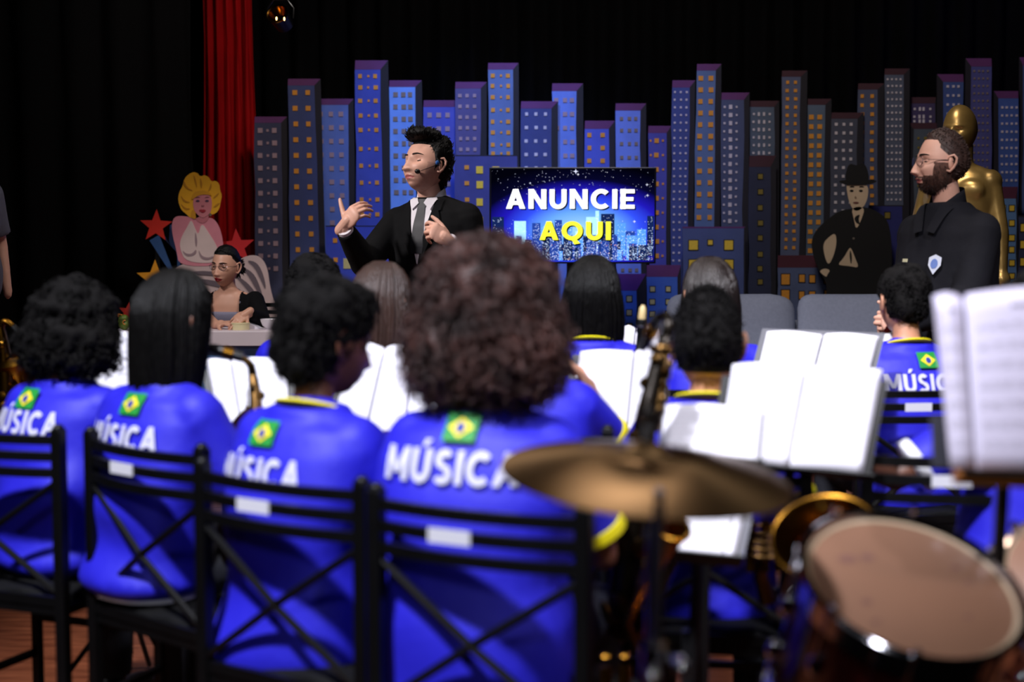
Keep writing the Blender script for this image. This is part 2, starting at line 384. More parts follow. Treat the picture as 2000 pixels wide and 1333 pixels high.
building('dark navy painted building with white windows above the screen', (1017, 1077), 212, 198, 1090, (58, 68, 124), [rw(1028, 6, r9, 'white'), rw(1047, 6, r9, 'white'), rw(1065, 6, r9, 'white')], 1, xb=(1014, 1076))
r10 = rows(196, 440, 10)
building('light periwinkle painted building above the screen', (1078, 1126), 178, 163, 1139, (104, 134, 220), [rw(1086, 8, r10[:3], 'pink'), rw(1103, 8, r10, 'pink'), rw(1117, 8, r10, 'pink')], 0, xb=(1092, 1128))
r11 = rows(264, 440, 8)
building('short blue violet painted building above the screen centre', (1142, 1189), 252, 236, 1201, (76, 92, 200), [rw(1151, 8, r11), rw(1177, 8, r11)], 0, xb=(1140, 1189))
r12 = [232, 255, 281, 308, 333, 358, 383, 410, 440, 470, 499, 528]
building('pale blue painted building above the screen corner', (1202, 1251), 216, 202, 1262, (108, 136, 228), [rw(1214, 6.5, r12, 'dim'), rw(1229, 6.5, r12, 'dim'), rw(1242, 6.5, r12, 'dim')], 1, xb=(1206, 1252))
r13 = rows(275, 500, 9)
building('purple blue painted building with gold windows beside the screen edge', (1266, 1302), 260, 246, 1311, (72, 74, 166), [rw(1271, 3.8, r13), rw(1282, 8.6, r13, 'orange'), rw(1295, 3.8, r13)], 0, xb=(1270, 1298))
r14 = rows(180, 524, 24)
building('slim navy painted building dotted with tiny white windows', (1313, 1347), 171, 157, 1358, (60, 74, 138), [rw(1318, 3.6, r14, 'white'), rw(1330, 3.6, r14, 'white'), rw(1341, 3.6, r14, 'white')], 1, xb=(1308, 1338))
r15 = rows(153, 425, 13)
building('tall grey blue painted building with two columns of orange windows behind the sofa', (1361, 1398), 138, 125, 1409, (88, 112, 156), [rw(1369, 8.7, r15), rw(1389, 8.9, r15)], 2, xb=(1348, 1392))
r16 = rows(209, 432, 15)
building('slate painted building with a middle column of larger white windows', (1409, 1453), 195, 181, 1464, (72, 82, 116), [rw(1415, 3.8, r16, 'white'), (1427, 6.4, 8, r16, 'white'), rw(1439, 3.8, r16, 'white')], 3, xb=(1407, 1446))
r17 = rows(223, 299, 6)
building('dull teal painted building peeking out behind two others', (1464, 1512), 209, 197, 1522, (82, 96, 118), [rw(1472, 4, r17, 'white'), (1482, 4, 7, r17, 'white'), (1492, 4, 7, r17, 'white'), rw(1503, 4, r17, 'white')], 1, xb=(1463, 1510), roof=roof_dim)
r18 = [345, 375, 406, 436, 465, 497, 525, 551]
building('darkest painted building with olive windows between taller ones', (1463, 1505), 326, 304, 1516, (40, 46, 72), [rw(1485, 8.6, r18, 'olive')], 4, xb=(1462, 1504), roof=roof_dim, frame=True)
r19 = rows(161, 484, 21)
building('tall grey painted building with two close columns of orange windows', (1527, 1564), 150, 138, 1577, (84, 92, 122), [rw(1538, 6, r19), rw(1554, 6, r19)], 2, xb=(1521, 1556), roof=roof_dim)
r20 = rows(229, 490, 15)
building('grey teal painted building with wide orange windows above the dark-suited figure', (1577, 1612), 205, 193, 1624, (86, 102, 124), [rw(1585, 8.6, r20), rw(1601, 8.6, r20)], 1, xb=(1570, 1604), roof=roof_dim)
r21 = rows(243, 480, 15)
building('charcoal painted building with cream windows behind the dark-suited figure', (1624, 1675), 232, 220, 1687, (72, 76, 94), [rw(1633, 5.4, r21, 'white'), rw(1648, 5.4, r21, 'white'), rw(1662, 5.4, r21, 'white')], 2, xb=(1618, 1670), roof=roof_dim)
r22 = rows(188, 400, 13)
building('slate blue painted building with orange windows above the dark-suited figure hat', (1676, 1714), 175, 163, 1727, (76, 84, 112), [rw(1684, 6.8, r22), rw(1703, 6.8, r22)], 1, xb=(1672, 1713), roof=roof_dim)
r23 = rows(155, 390, 19)
building('tall grey painted building with four columns of tiny lights', (1728, 1765), 146, 134, 1777, (84, 92, 114), [rw(1734 + 8.3 * i, 3.5, r23, 'white') for i in range(4)], 2, xb=(1726, 1762), roof=roof_dim)
r24 = [213, 228, 237]
building('low aubergine painted building with white windows near the statue head', (1778, 1826), 202, 190, 1828, (66, 56, 98), [rw(1786, 4, r24, 'white'), (1796, 4, 7, r24, 'white'), (1804, 4, 7, r24, 'white'), rw(1817, 4, r24, 'white')], 0, xb=(1778, 1826), roof=roof_dim)
r24b = rows(270, 400, 8)
building('grey green painted building behind the bearded man', (1785, 1830), 252, 240, 1772, (76, 86, 98), [rw(1794, 4, r24b), (1808, 6, 5, r24b, 'olive')], 1, xb=(1782, 1828), roof=roof_dim)
r25 = rows(169, 400, 14)
building('blue painted building directly behind the statue head', (1842, 1882), 160, 145, 1830, (62, 84, 146), [rw(1851, 4.4, r25, 'white'), rw(1862, 4.4, r25, 'white'), rw(1872, 4.4, r25, 'white')], 1, xb=(1842, 1880))
r26 = rows(139, 400, 19)
building('tall indigo painted building dotted with dull gold lights', (1897, 1937), 130, 114, 1886, (76, 78, 142), [rw(1903 + 8.6 * i, 3.6, r26, 'dim') for i in range(4)], 2, xb=(1893, 1934))
r27 = rows(210, 400, 13)
building('medium blue painted building dotted with white lights by the picture edge', (1950, 1989), 192, 178, 1941, (64, 92, 164), [rw(1957 + 9.4 * i, 4, r27, 'white') for i in range(4)], 1, xb=(1948, 1986))
r28 = rows(150, 400, 12)
building('blue painted building cut by the picture edge', (1998, 2050), 128, 112, 1991, (70, 88, 140), [rw(2008, 6, r28), rw(2030, 6, r28)], 0, xb=(1996, 2050))
# low front blocks
building('low royal blue painted block behind the presenter elbow', (636, 765), 443, 441, 768, (54, 74, 190), [(655, 9, 9, [470, 508], 'orange'), (678, 14, 20, [478, 515], 'cream'), (703, 9, 8, [466, 508], 'cream'), (726, 14, 9, [466, 523], 'cream'), (748, 9, 8, [466, 508], 'cream')], 5, roof=side_dark)
building('low indigo painted block with orange and yellow windows beside the screen', (888, 1010), 305, 303, 1014, (64, 68, 132), [(912, 8.6, 8, [327, 358, 390, 425], 'orange'), (937, 13, 14, [332, 361, 395, 431], 'yellow'), (968, 13, 13, [332], 'yellow'), (995, 9, 9, [332], 'orange')], 5, roof=side_dark)
building('short blue painted tower with wide violet roof under the screen', (1203, 1243), 568, 535, 1262, (66, 112, 206), [(1209, 8.6, 9, [584, 611, 638], 'cream'), (1229, 9, 10, [584, 611, 638], 'cream')], 5, frame=True, roof=paint((92, 40, 130)))
building('short bright blue painted tower with purple roof right of the screen', (1263, 1323), 541, 518, 1330, (62, 104, 196), [(1274, 8.6, 9, [565, 590, 614, 640], 'cream'), (1305, 8.6, 9, [565, 590, 614, 640], 'cream')], 5, frame=True)
building('low wide blue painted block with framed yellow windows behind the sofa', (1333, 1453), 446, 443, 1456, (74, 88, 136), [(1354, 16, 18, [479, 517, 555], 'yellow'), (1387, 8.8, 9, [474, 513, 552], 'yellow'), (1423, 16, 18, [479, 517, 555], 'yellow')], 6, roof=roof_purple, frame=True)
building('low grey blue painted block with maroon roof behind the suited figure elbow', (1519, 1640), 523, 499, 1650, (84, 96, 132), [(1534, 15, 20, [546, 577], 'orange'), (1566, 10, 14, [544, 577], 'orange'), (1586, 11, 14, [545, 577], 'orange'), (1617, 14, 18, [545, 577], 'orange')], 5, frame=True, roof=paint((80, 32, 48)))
building('deep blue painted block half covered by the dark-suited figure', (1697, 1762), 403, 401, 1766, (40, 44, 112), [(1733, 10, 11, [421, 466, 511, 556], 'olive')], 5, frame=True, roof=side_dark)
building('light blue painted tower with maroon roof and yellow windows at the picture edge', (1925, 1984), 388, 365, 1988, (96, 136, 186), [(1939, 9, 10, [436, 465, 488, 514, 540, 566], 'yellow'), (1958, 9.5, 10, [407, 436, 465, 488, 514, 540], 'yellow'), (1976, 9.5, 10, [407, 436, 465, 488, 514, 540], 'yellow')], 5, frame=True, roof=paint((86, 36, 62)))
building('dark painted block with yellow windows cut by the picture edge', (1990, 2050), 424, 421, 2052, (52, 58, 92), [(1998, 10, 14, [445, 478, 512, 545], 'yellow'), (2024, 10, 14, [445, 478], 'yellow')], 6, frame=True, roof=side_dark)

# ================================================================== screen
def screen():
    D = 9.25; a = P(958, 329, D); b = P(1280, 329, D); c = P(1279, 513, D); W = (b - a).length; H = a.z - c.z; cx = (a.x + b.x) / 2; cz = (a.z + c.z) / 2
    t = thing('television', (cx, D, 0), 'large flat television showing ANUNCIE AQUI over a night city', 'television')
    mb = MB(); mb.box((0, .03, cz), (W + .015, .05, H + .015)); obj('housing', mb, plastic_black_m, t, smooth=False, bevel=.004)
    m = bpy.data.materials.new('screen_glow'); m.use_nodes = True; nt = m.node_tree; n = nt.nodes; L = nt.links
    for x in list(n): n.remove(x)
    out = n.new('ShaderNodeOutputMaterial'); em = n.new('ShaderNodeEmission'); L.new(em.outputs[0], out.inputs[0]); tc = n.new('ShaderNodeTexCoord')
    mp = n.new('ShaderNodeMapping'); mp.inputs['Scale'].default_value = (1.25 / W, 1, 1.45 / H); mp.inputs['Location'].default_value = (-.06, 0, .22)
    L.new(tc.outputs['Object'], mp.inputs[0]); gr = n.new('ShaderNodeTexGradient'); gr.gradient_type = 'SPHERICAL'; L.new(mp.outputs[0], gr.inputs[0])
    rp = n.new('ShaderNodeValToRGB'); e = rp.color_ramp.elements; e[0].position = 0; e[0].color = lin((2, 2, 12)) + (1,); e[1].position = 1; e[1].color = lin((170, 225, 255)) + (1,)
    for p_, c_ in ((.22, (6, 6, 40)), (.40, (34, 26, 190)), (.55, (54, 84, 255)), (.72, (110, 175, 255))): q = e.new(p_); q.color = lin(c_) + (1,)
    L.new(gr.outputs[0], rp.inputs[0]); L.new(rp.outputs[0], em.inputs[0]); em.inputs[1].default_value = 1.0
    mb = MB(); mb.box((0, 0, 0), (W - .008, .004, H - .008)); s = obj('screen', mb, m, t, smooth=False); s.location = (0, .003, cz)
    X = lambda px: (px - 1119) * D / F; Z = lambda py: P(1119, py, D).z - cz
    def em_mat(nm, rgb, st=1.): return mat(nm, rgb, 1, emit=st, spec=0)
    def flat(mbx, q, off): mbx.add([(p[0], -off, p[1]) for p in q], [tuple(range(len(q)))])
    rg = random.Random(9)
    # city picture
    cols = [('pic_dark', (18, 34, 80)), ('pic_blue', (84, 150, 236)), ('pic_cyan', (170, 225, 252)), ('pic_navy', (34, 64, 150))]
    ms = [MB() for _ in cols]; lights = MB(); warm = MB()
    x = 962
    blds = [(962, 985, 424, 0), (1005, 1028, 432, 2), (1040, 1056, 436, 3), (1058, 1074, 440, 1), (1084, 1098, 430, 3), (1100, 1118, 438, 1), (1124, 1142, 452, 2), (1145, 1163, 424, 2), (1163, 1170, 412, 2), (1174, 1200, 418, 0), (1204, 1222, 436, 1), (1222, 1240, 452, 3), (1244, 1262, 448, 1), (1264, 1277, 422, 0)]
    for i, (u0, u1, v0, k_) in enumerate(blds): flat(ms[k_], rect(X(u0), Z(500), X(u1), Z(v0)), .0010 + .0001 * i)
    for i in range(60):
        u0 = rg.uniform(962, 1262); w_ = rg.uniform(7, 20); v0 = rg.uniform(458, 492); flat(ms[rg.choice([0, 3, 0, 1, 3])], rect(X(u0), Z(509), X(min(u0 + w_, 1276)), Z(v0)), .0026 + .00002 * i)
    for i in range(1500):
        u = rg.uniform(963, 1275); v = 509 - abs(rg.gauss(0, 26)); 
        if v < 428: continue
        a_ = rg.uniform(.4, 1.5); flat(warm if rg.random() < .08 else lights, rect(X(u), Z(v), X(u + a_), Z(v - rg.uniform(.4, 1.3))), .0040)
    for (u0, u1, v0, k_) in blds:
        for _ in range(44): u = rg.uniform(u0 + 1, u1 - 2); v = rg.uniform(v0 + 3, 500); flat(lights, rect(X(u), Z(v), X(u + 1.2), Z(v - .9)), .0040)
    for nm, mb_ in zip(cols, ms): obj('city_picture', mb_, em_mat(nm[0], nm[1]), t, smooth=False, kind='stuff').location = (0, 0, cz)
    obj('city_lights', lights, em_mat('pic_white', (215, 235, 255)), t, smooth=False, kind='stuff').location = (0, 0, cz)
    obj('city_lights', warm, em_mat('pic_warm', (255, 170, 110)), t, smooth=False, kind='stuff').location = (0, 0, cz)
    st = MB()
    for i in range(150):
        u = rg.uniform(962, 1276); v = 331 + abs(rg.gauss(0, 32)); r_ = rg.uniform(.25, .65) * D / F
        if v > 470: continue
        flat(st, [(X(u) - r_, Z(v)), (X(u), Z(v) - r_), (X(u) + r_, Z(v)), (X(u), Z(v) + r_)], .001)
    for u, v, r_ in ((1124.5, 335, 5.5), (1129, 341, 3), (1263, 361, 3.2), (1264, 382, 3.2), (1239, 433, 3.5), (1036, 358, 2.4)):
        r_ *= D / F; k_ = .22; pts = []
        for q in range(8): a_ = PI / 4 * q; rr = r_ if q % 2 == 0 else r_ * k_; pts.append((X(u) + rr * math.cos(a_), Z(v) + rr * math.sin(a_)))
        flat(st, pts, .002)
    obj('stars', st, em_mat('pic_star', (235, 240, 255)), t, smooth=False, kind='stuff').location = (0, 0, cz)
    for word, u0, u1, v0, v1, rgb, nm in (('ANUNCIE', 989, 1239, 370, 408, (255, 255, 255), 'pic_letters'), ('AQUI', 1054, 1193, 433, 469, (240, 240, 60), 'pic_letters_yellow')):
        q, W_ = text_quads(word, Z(v0) - Z(v1), .245, .15, X(u1) - X(u0))
        mb = MB(); [flat(mb, [(p[0] + X(u0) + .008, p[1] + Z(v1) - .008) for p in k_], .005) for k_ in q]; obj('lettering_shade', mb, em_mat('pic_black', (0, 0, 8), .1), t, smooth=False).location = (0, 0, cz)
        mb = MB(); [flat(mb, [(p[0] + X(u0), p[1] + Z(v1)) for p in k_], .007) for k_ in q]; obj('lettering', mb, em_mat(nm, rgb, 1.1), t, smooth=False, label=('white' if word[1] == 'N' else 'yellow') + ' word ' + word).location = (0, 0, cz)
    mb = MB(); mb.box((0, .07, cz * .5), (.07, .04, cz)); obj('stand_column', mb, plastic_black_m, t, smooth=False)
    mb = MB(); mb.box((0, .07, .015), (.8, .5, .03)); obj('stand_foot', mb, plastic_black_m, t, smooth=False, bevel=.005)
plastic_black_m = mat('plastic_black_b', (10, 10, 11), .35)
screen()

# ================================================================== sofa
def rbox(mb, c, s, r=.06, puff=0.): pass
def cushion(t, name, c, size, m, rot=None, ex=3.2, sag=0.):
    """pillow-like rounded block"""
    n, k_ = 28, 18; mb = MB(); sx, sy, sz = [v / 2 for v in size]; Rm = rot or Matrix.Identity(3)
    pw = lambda v, e: math.copysign(abs(v) ** (2 / e), v)
    for i in range(k_ + 1):
        a = -PI / 2 + PI * i / k_
        for j in range(n):
            q = 2 * PI * j / n; x = pw(math.cos(a), ex) * pw(math.cos(q), 6); z = pw(math.cos(a), ex) * pw(math.sin(q), 6); y = pw(math.sin(a), 2.4)
            z_ = z * (1 - .035 * math.cos(x * 1.5) * (z > 0)) ; mb.v.append(tuple(Vector(c) + Rm @ Vector((x * sx, y * sy, z_ * sz + .008 * math.sin(x * 5)))))
    for i in range(k_):
        for j in range(n): mb.f.append((i * n + j, i * n + (j + 1) % n, (i + 1) * n + (j + 1) % n, (i + 1) * n + j))
    return obj(name, mb, m, t)
sofa_fabric = mat('sofa_fabric', (128, 136, 158), .9, var=.06, vs=50, bump=.25, bs=200)
def sofa():
    D = 9.0; x0 = P(1300, 600, D).x; x1 = P(1800, 600, D).x; cx = (x0 + x1) / 2; W = x1 - x0; top = P(1400, 575, D).z
    t = thing('sofa', (cx, D - .25, 0), 'blue-grey fabric sofa with two tall back cushions in front of the skyline', 'sofa')
    Rb = Matrix.Rotation(R(-9), 3, 'X'); mid = P(1556, 600, D).x - cx
    for a, b in ((x0 - cx, mid), (mid, x1 - cx)): cushion(t, 'back_cushion', ((a + b) / 2, .25, top - .25), (b - a - .012, .20, .52), sofa_fabric, Rb)
    for a, b in ((x0 - cx, mid), (mid, x1 - cx)): cushion(t, 'seat_cushion', ((a + b) / 2, -.08, .46), (b - a - .01, .17, .62), sofa_fabric, Matrix.Rotation(R(90), 3, 'X'))
    mb = MB(); mb.box((0, .02, .26), (W + .06, .74, .22)); mb.box((0, .37, .48), (W + .06, .10, .66)); obj('frame', mb, sofa_fabric, t, bevel=.03)
    for s in (-1, 1): mb = MB(); mb.box((s * (W / 2 + .10), 0, .36), (.17, .80, .50)); obj('armrest', mb, sofa_fabric, t, bevel=.05)
    for sx in (-1, 1):
        for sy in (-1, 1): mb = MB(); mb.tube([(sx * (W / 2), sy * .3, 0), (sx * (W / 2), sy * .3, .16)], [.018, .026], 12); obj('leg', mb, plastic_black_m, t)
sofa()

# ================================================================== desk and what is on it
desk_white = mat('desk_white', (226, 214, 222), .5, var=.03, vs=6); desk_blue = mat('desk_blue', (92, 132, 190), .55, var=.06, vs=6)
def desk():
    D = 7.85; z = P(480, 647, D).z; x0 = P(212, 650, D).x; x1 = P(541, 650, D).x; cx = (x0 + x1) / 2; W = x1 - x0
    t = thing('desk', (cx, D, 0), 'white-topped desk with a blue front panel in front of the seated woman', 'desk')
    h = P(480, 647, D).z - P(480, 676, D).z
    mb = MB(); mb.box((0, .15, z - h / 2), (W, .34, h)); obj('worktop', mb, desk_white, t, smooth=False, bevel=.004)
    mb = MB(); mb.box((0, .05, (z - h) / 2), (W - .06, .03, z - h)); obj('front_panel', mb, desk_blue, t, smooth=False)
    for s in (-1, 1): mb = MB(); mb.box((s * (W / 2 - .03), .15, (z - h) / 2), (.04, .28, z - h)); obj('side_panel', mb, desk_white, t, smooth=False)
    return z
DZ = desk()
def on_desk(px, D): v = P(px, 640, D); return Vector((v.x, D, DZ))
def bowl():
    c = on_desk(527, 8.0); t = thing('bowl', c, 'white round bowl on the desk beside the seated woman', 'bowl'); s = 8.0 / F
    mb = MB(); mb.lathe([(.001, .004), (7 * s, .0), (8 * s, .008), (14 * s, 7 * s), (17.5 * s, 15 * s), (18.5 * s, 20 * s), (17.5 * s, 20 * s), (15 * s, 13 * s), (7 * s, 4 * s), (.001, 3 * s)], 40, cap=False); obj('bowl_body', mb, mat('china', (235, 232, 240), .2, coat=.5), t)
bowl()
def tub():
    c = on_desk(470, 7.96); t = thing('tub', c, 'low cream-coloured round tub under the woman hands', 'tub'); s = 7.96 / F
    mb = MB(); mb.lathe([(.001, 0), (17 * s, 0), (17.5 * s, 1 * s), (17.5 * s, 12 * s), (.001, 12 * s)], 40, cap=False); obj('tub_body', mb, mat('cream_plastic', (236, 226, 180), .4), t)
    mb = MB(); mb.lathe([(.001, 12 * s), (18.2 * s, 12 * s), (18.2 * s, 14 * s), (.001, 14.3 * s)], 40, cap=False); obj('lid', mb, mat('cream_plastic', (236, 226, 180)), t)
    c = on_desk(490, 8.02); p = thing('paper', c, 'white folded paper lying beside the cream tub', 'paper')
    mb = MB(); mb.prism([Vector((-.03, 0, .0)), Vector((.05, 0, 0)), Vector((-.03, 0, .045))], .10); obj('folded_sheet', mb, shirt_w, p, smooth=False)
shirt_w = mat('paper_white', (238, 234, 246), .7)
tub()
def green_toy():
    c = on_desk(243, 7.92); t = thing('figurine', c, 'small green knobbly figurine with orange spots on the desk end', 'figurine')
    g = mat('toy_green', (96, 118, 36), .5, var=.3, vs=60); mb = MB(); mb.ell((0, 0, .042), (.036, .034, .042)); mb.ell((.0, -.008, .066), (.03, .03, .022)); mb.ell((.018, -.025, .03), (.018, .014, .02)); v, f, n = rm(mb, .003, 3); npobj('figurine_body', v, f, g, t)
    o = mat('toy_orange', (210, 130, 40), .5); rg = random.Random(1)
    for i in range(6): a = R(150 + i * 22); mb = MB(); mb.ell((.027 * math.cos(a * 1.0) - .004, -.020, .072 + .018 * math.sin(a - 2.2)), .0055, None, 8, 6); obj('spot', mb, o, t)
    mb = MB(); mb.tube([(.012 + .010 * math.cos(q), -.036, .046 + .011 * math.sin(q)) for q in [R(60 + 30 * i) for i in range(9)]], .0035, 6); obj('ring', mb, o, t)
green_toy()

# ================================================================== painted cut-outs
def smooth_poly(p, it=2):
    for _ in range(it):
        q = []
        for i in range(len(p)):
            a, b = p[i], p[(i + 1) % len(p)]; q += [(a[0] * .75 + b[0] * .25, a[1] * .75 + b[1] * .25), (a[0] * .25 + b[0] * .75, a[1] * .25 + b[1] * .75)]
        p = q
    return p
def cut(t, name, pts, rgb, D, lay, b0, sm=2, label=None, th=.012, var=.08):
    p = smooth_poly(pts, sm) if sm else pts; mb = MB()
    p3 = [P(x, y, D) for x, y in p]
    for v in p3: v.y = D - lay * .003; v.z = max(v.z, .01)
    mb.prism(p3, th if lay == 0 else .0035); me = mb
    return obj(name, mb, mat('cut_%d_%d_%d' % rgb, rgb, .7, var=var, vs=6), t, smooth=False, origin=b0, label=label)
def star_pts(cx, cy, r, rot=0, k=.42): return [(cx + (r if i % 2 == 0 else r * k) * math.sin(rot + PI * i / 5), cy - (r if i % 2 == 0 else r * k) * math.cos(rot + PI * i / 5)) for i in range(10)]
def lady_cutout():
    D = 9.3; b0 = P(410, 600, D); b0.z = 0; t = thing('painted_cutout', b0, 'painted cut-out panel of a blonde woman in a pale dress', 'cut-out')
    c = lambda *a, **k_: cut(t, a[0], a[1], a[2], D, a[3], b0, **k_)
    c('dress_skirt', [(335, 540), (345, 520), (375, 512), (420, 514), (450, 520), (478, 500), (505, 498), (522, 520), (527, 560), (535, 590), (548, 605), (545, 640), (520, 700), (510, 860), (340, 860), (335, 700), (330, 600)], (196, 172, 170), 0)
    for i, q in enumerate(([(340, 545), (380, 528), (430, 532), (470, 545), (430, 540), (380, 536)], [(345, 560), (385, 543), (440, 552), (480, 570), (430, 562), (385, 552)], [(480, 508), (503, 512), (516, 540), (520, 570), (510, 548), (497, 522)], [(470, 520), (495, 532), (508, 560), (516, 590), (500, 565), (486, 540)], [(455, 535), (485, 552), (508, 585), (530, 612), (500, 590), (478, 560)])): c('dress_fold', q, (98, 84, 92), 2)
    c('torso', [(336, 432), (345, 421), (372, 424), (392, 428), (414, 424), (428, 440), (436, 470), (437, 505), (430, 520), (350, 520), (345, 490), (336, 455)], (208, 128, 142), 1)
    c('bodice', [(374, 428), (368, 440), (352, 468), (352, 488), (364, 512), (420, 515), (428, 500), (424, 480), (408, 455), (394, 434), (388, 460), (382, 448)], (214, 190, 186), 2)
    c('bodice_fold', [(356, 488), (364, 496), (376, 496), (384, 486), (384, 496), (374, 501), (362, 500)], (150, 124, 130), 3)
    c('bodice_fold', [(388, 486), (394, 500), (406, 504), (418, 500), (418, 504), (404, 509), (391, 504)], (150, 124, 130), 3)
    c('bodice_fold', [(382, 450), (386, 470), (384, 486), (381, 470)], (150, 124, 130), 3)
    c('hair', [(348, 392), (350, 376), (357, 364), (360, 350), (368, 341), (378, 336), (386, 338), (391, 345), (400, 342), (408, 346), (413, 355), (422, 353), (429, 360), (430, 372), (434, 382), (431, 396), (429, 408), (422, 417), (412, 420), (400, 416), (392, 422), (384, 427), (372, 426), (364, 418), (354, 410)], (226, 164, 22), 2, sm=1)
    for q in ([(360, 352), (366, 366), (380, 374), (366, 370), (358, 360)], [(378, 340), (384, 352), (386, 370), (381, 356)], [(392, 346), (396, 358), (394, 371), (391, 358)], [(413, 357), (414, 368), (406, 376), (410, 366)], [(352, 380), (362, 392), (374, 396), (360, 396)], [(352, 396), (362, 406), (374, 408), (362, 411)], [(430, 376), (422, 386), (416, 388), (423, 380)], [(431, 396), (424, 404), (416, 406), (424, 398)]): c('hair_wave', q, (180, 122, 14), 3, sm=1)
    c('face', [(378, 388), (384, 380), (400, 378), (412, 382), (415, 398), (412, 416), (402, 424), (396, 426), (386, 420), (378, 408)], (200, 120, 128), 3); c('neck', [(382, 412), (408, 414), (408, 430), (396, 438), (382, 430)], (188, 108, 118), 2)
    c('fringe', [(374, 392), (378, 376), (392, 372), (408, 374), (416, 384), (406, 380), (390, 381), (382, 386)], (206, 144, 18), 4)
    for x in (387, 405): c('painted_eye', [(x - 5, 393), (x, 390), (x + 5, 393), (x, 395)], (60, 40, 70), 4); c('painted_brow', [(x - 6, 387), (x, 384), (x + 6, 386), (x, 386)], (110, 60, 60), 4)
    c('painted_lips', [(388, 411), (394, 409), (396, 410), (399, 409), (404, 412), (397, 417)], (150, 20, 40), 4); c('painted_nose', [(394, 400), (397, 402), (400, 400), (399, 404), (394, 404)], (150, 80, 90), 4)
    c('earring', [(408, 418), (412, 416), (415, 420), (411, 424)], (110, 90, 70), 4); c('hair_lock', [(372, 424), (376, 408), (382, 415), (384, 430)], (200, 136, 18), 3)
lady_cutout()
def star(label, cx, cy, r, rgb, rot=0, D=9.36, tails=None):
    b0 = P(cx, cy, D); t = thing('painted_star', b0, label, 'star'); cut(t, 'star_face', star_pts(cx, cy, r, rot), rgb, D, 1, b0, sm=0)
    for q, c_ in (tails or []): cut(t, 'star_trail', q, c_, D, 0, b0, sm=0)
    mb = MB(); mb.box((0, .03, -b0.z / 2), (.03, .02, b0.z)); obj('support_batten', mb, plastic_black_m, t, smooth=False)
    return t
star('orange-red painted star above the blue streak', 305, 442, 33, (222, 44, 28), R(2), tails=[([(292, 470), (312, 458), (352, 500), (352, 528), (332, 532)], (44, 84, 140)), ([(312, 462), (322, 462), (346, 500), (346, 526), (338, 528)], (22, 36, 84)), ([(332, 440), (342, 436), (346, 520), (330, 470)], (34, 60, 110))])
star('deep red painted star beside the red curtain', 463, 482, 36, (188, 14, 22), R(-4))
star('yellow-orange painted star beside the pale dress', 303, 545, 38, (240, 160, 24), R(0))
star('small orange-red painted star low down by the desk end', 250, 610, 20, (196, 40, 24), R(8))
def suited_cutout():
    D = 9.75; b0 = P(1665, 600, D); b0.z = 0; t = thing('painted_cutout', b0, 'painted cut-out panel of a figure in a black suit and hat, hand on hip', 'cut-out')
    c = lambda *a, **k_: cut(t, a[0], a[1], a[2], D, a[3], b0, **k_)
    BK = (12, 12, 13); CR = (214, 190, 158)
    c('suit', [(1640, 412), (1660, 408), (1690, 404), (1712, 412), (1734, 428), (1742, 470), (1742, 540), (1728, 560), (1716, 600), (1716, 760), (1712, 838), (1618, 838), (1612, 640), (1616, 560), (1610, 545), (1595, 520), (1584, 480), (1590, 455), (1612, 432)], BK, 0)
    c('shirt_elbow_gap', [(1607, 476), (1620, 462), (1632, 455), (1634, 476), (1628, 500), (1618, 520), (1610, 500)], CR, 1)
    c('hand', [(1600, 530), (1610, 524), (1622, 528), (1616, 536), (1614, 542), (1606, 536)], CR, 1)
    c('shirt_tail', [(1636, 517), (1648, 504), (1658, 486), (1662, 484), (1670, 504), (1678, 524), (1660, 520), (1646, 519)], CR, 1)
    c('shirt_tail_line', [(1660, 486), (1664, 500), (1662, 520), (1659, 502)], BK, 2)
    c('shirt_front', [(1662, 405), (1690, 404), (1682, 430), (1672, 450), (1668, 430)], CR, 1); c('neck_tie', [(1668, 424), (1680, 418), (1676, 428), (1680, 440), (1670, 434)], BK, 2)
    c('face', [(1652, 362), (1658, 356), (1680, 356), (1695, 362), (1696, 380), (1690, 400), (1678, 412), (1668, 412), (1658, 396)], CR, 1)
    c('hat_crown', [(1650, 354), (1653, 330), (1660, 319), (1673, 324), (1686, 318), (1694, 330), (1698, 354), (1680, 358), (1660, 358)], BK, 2); c('hat_brim', [(1634, 354), (1656, 351), (1694, 351), (1716, 353), (1700, 361), (1675, 362), (1650, 362)], BK, 3)
    for x in (1663, 1681): c('painted_eye', [(x - 5, 373), (x, 370), (x + 5, 373), (x, 376)], BK, 2)
    c('painted_brow', [(1657, 366), (1664, 363), (1670, 366), (1664, 366)], BK, 2); c('painted_brow', [(1676, 366), (1682, 363), (1689, 366), (1682, 366)], BK, 2)
    c('painted_mouth', [(1664, 396), (1671, 394), (1679, 396), (1671, 399)], (110, 60, 56), 2); c('painted_nose', [(1670, 382), (1674, 388), (1668, 388)], (150, 124, 100), 2)
    c('coat_button', star_pts(1667, 466, 2.4, 0, .9), (120, 110, 100), 1, sm=0)
suited_cutout()
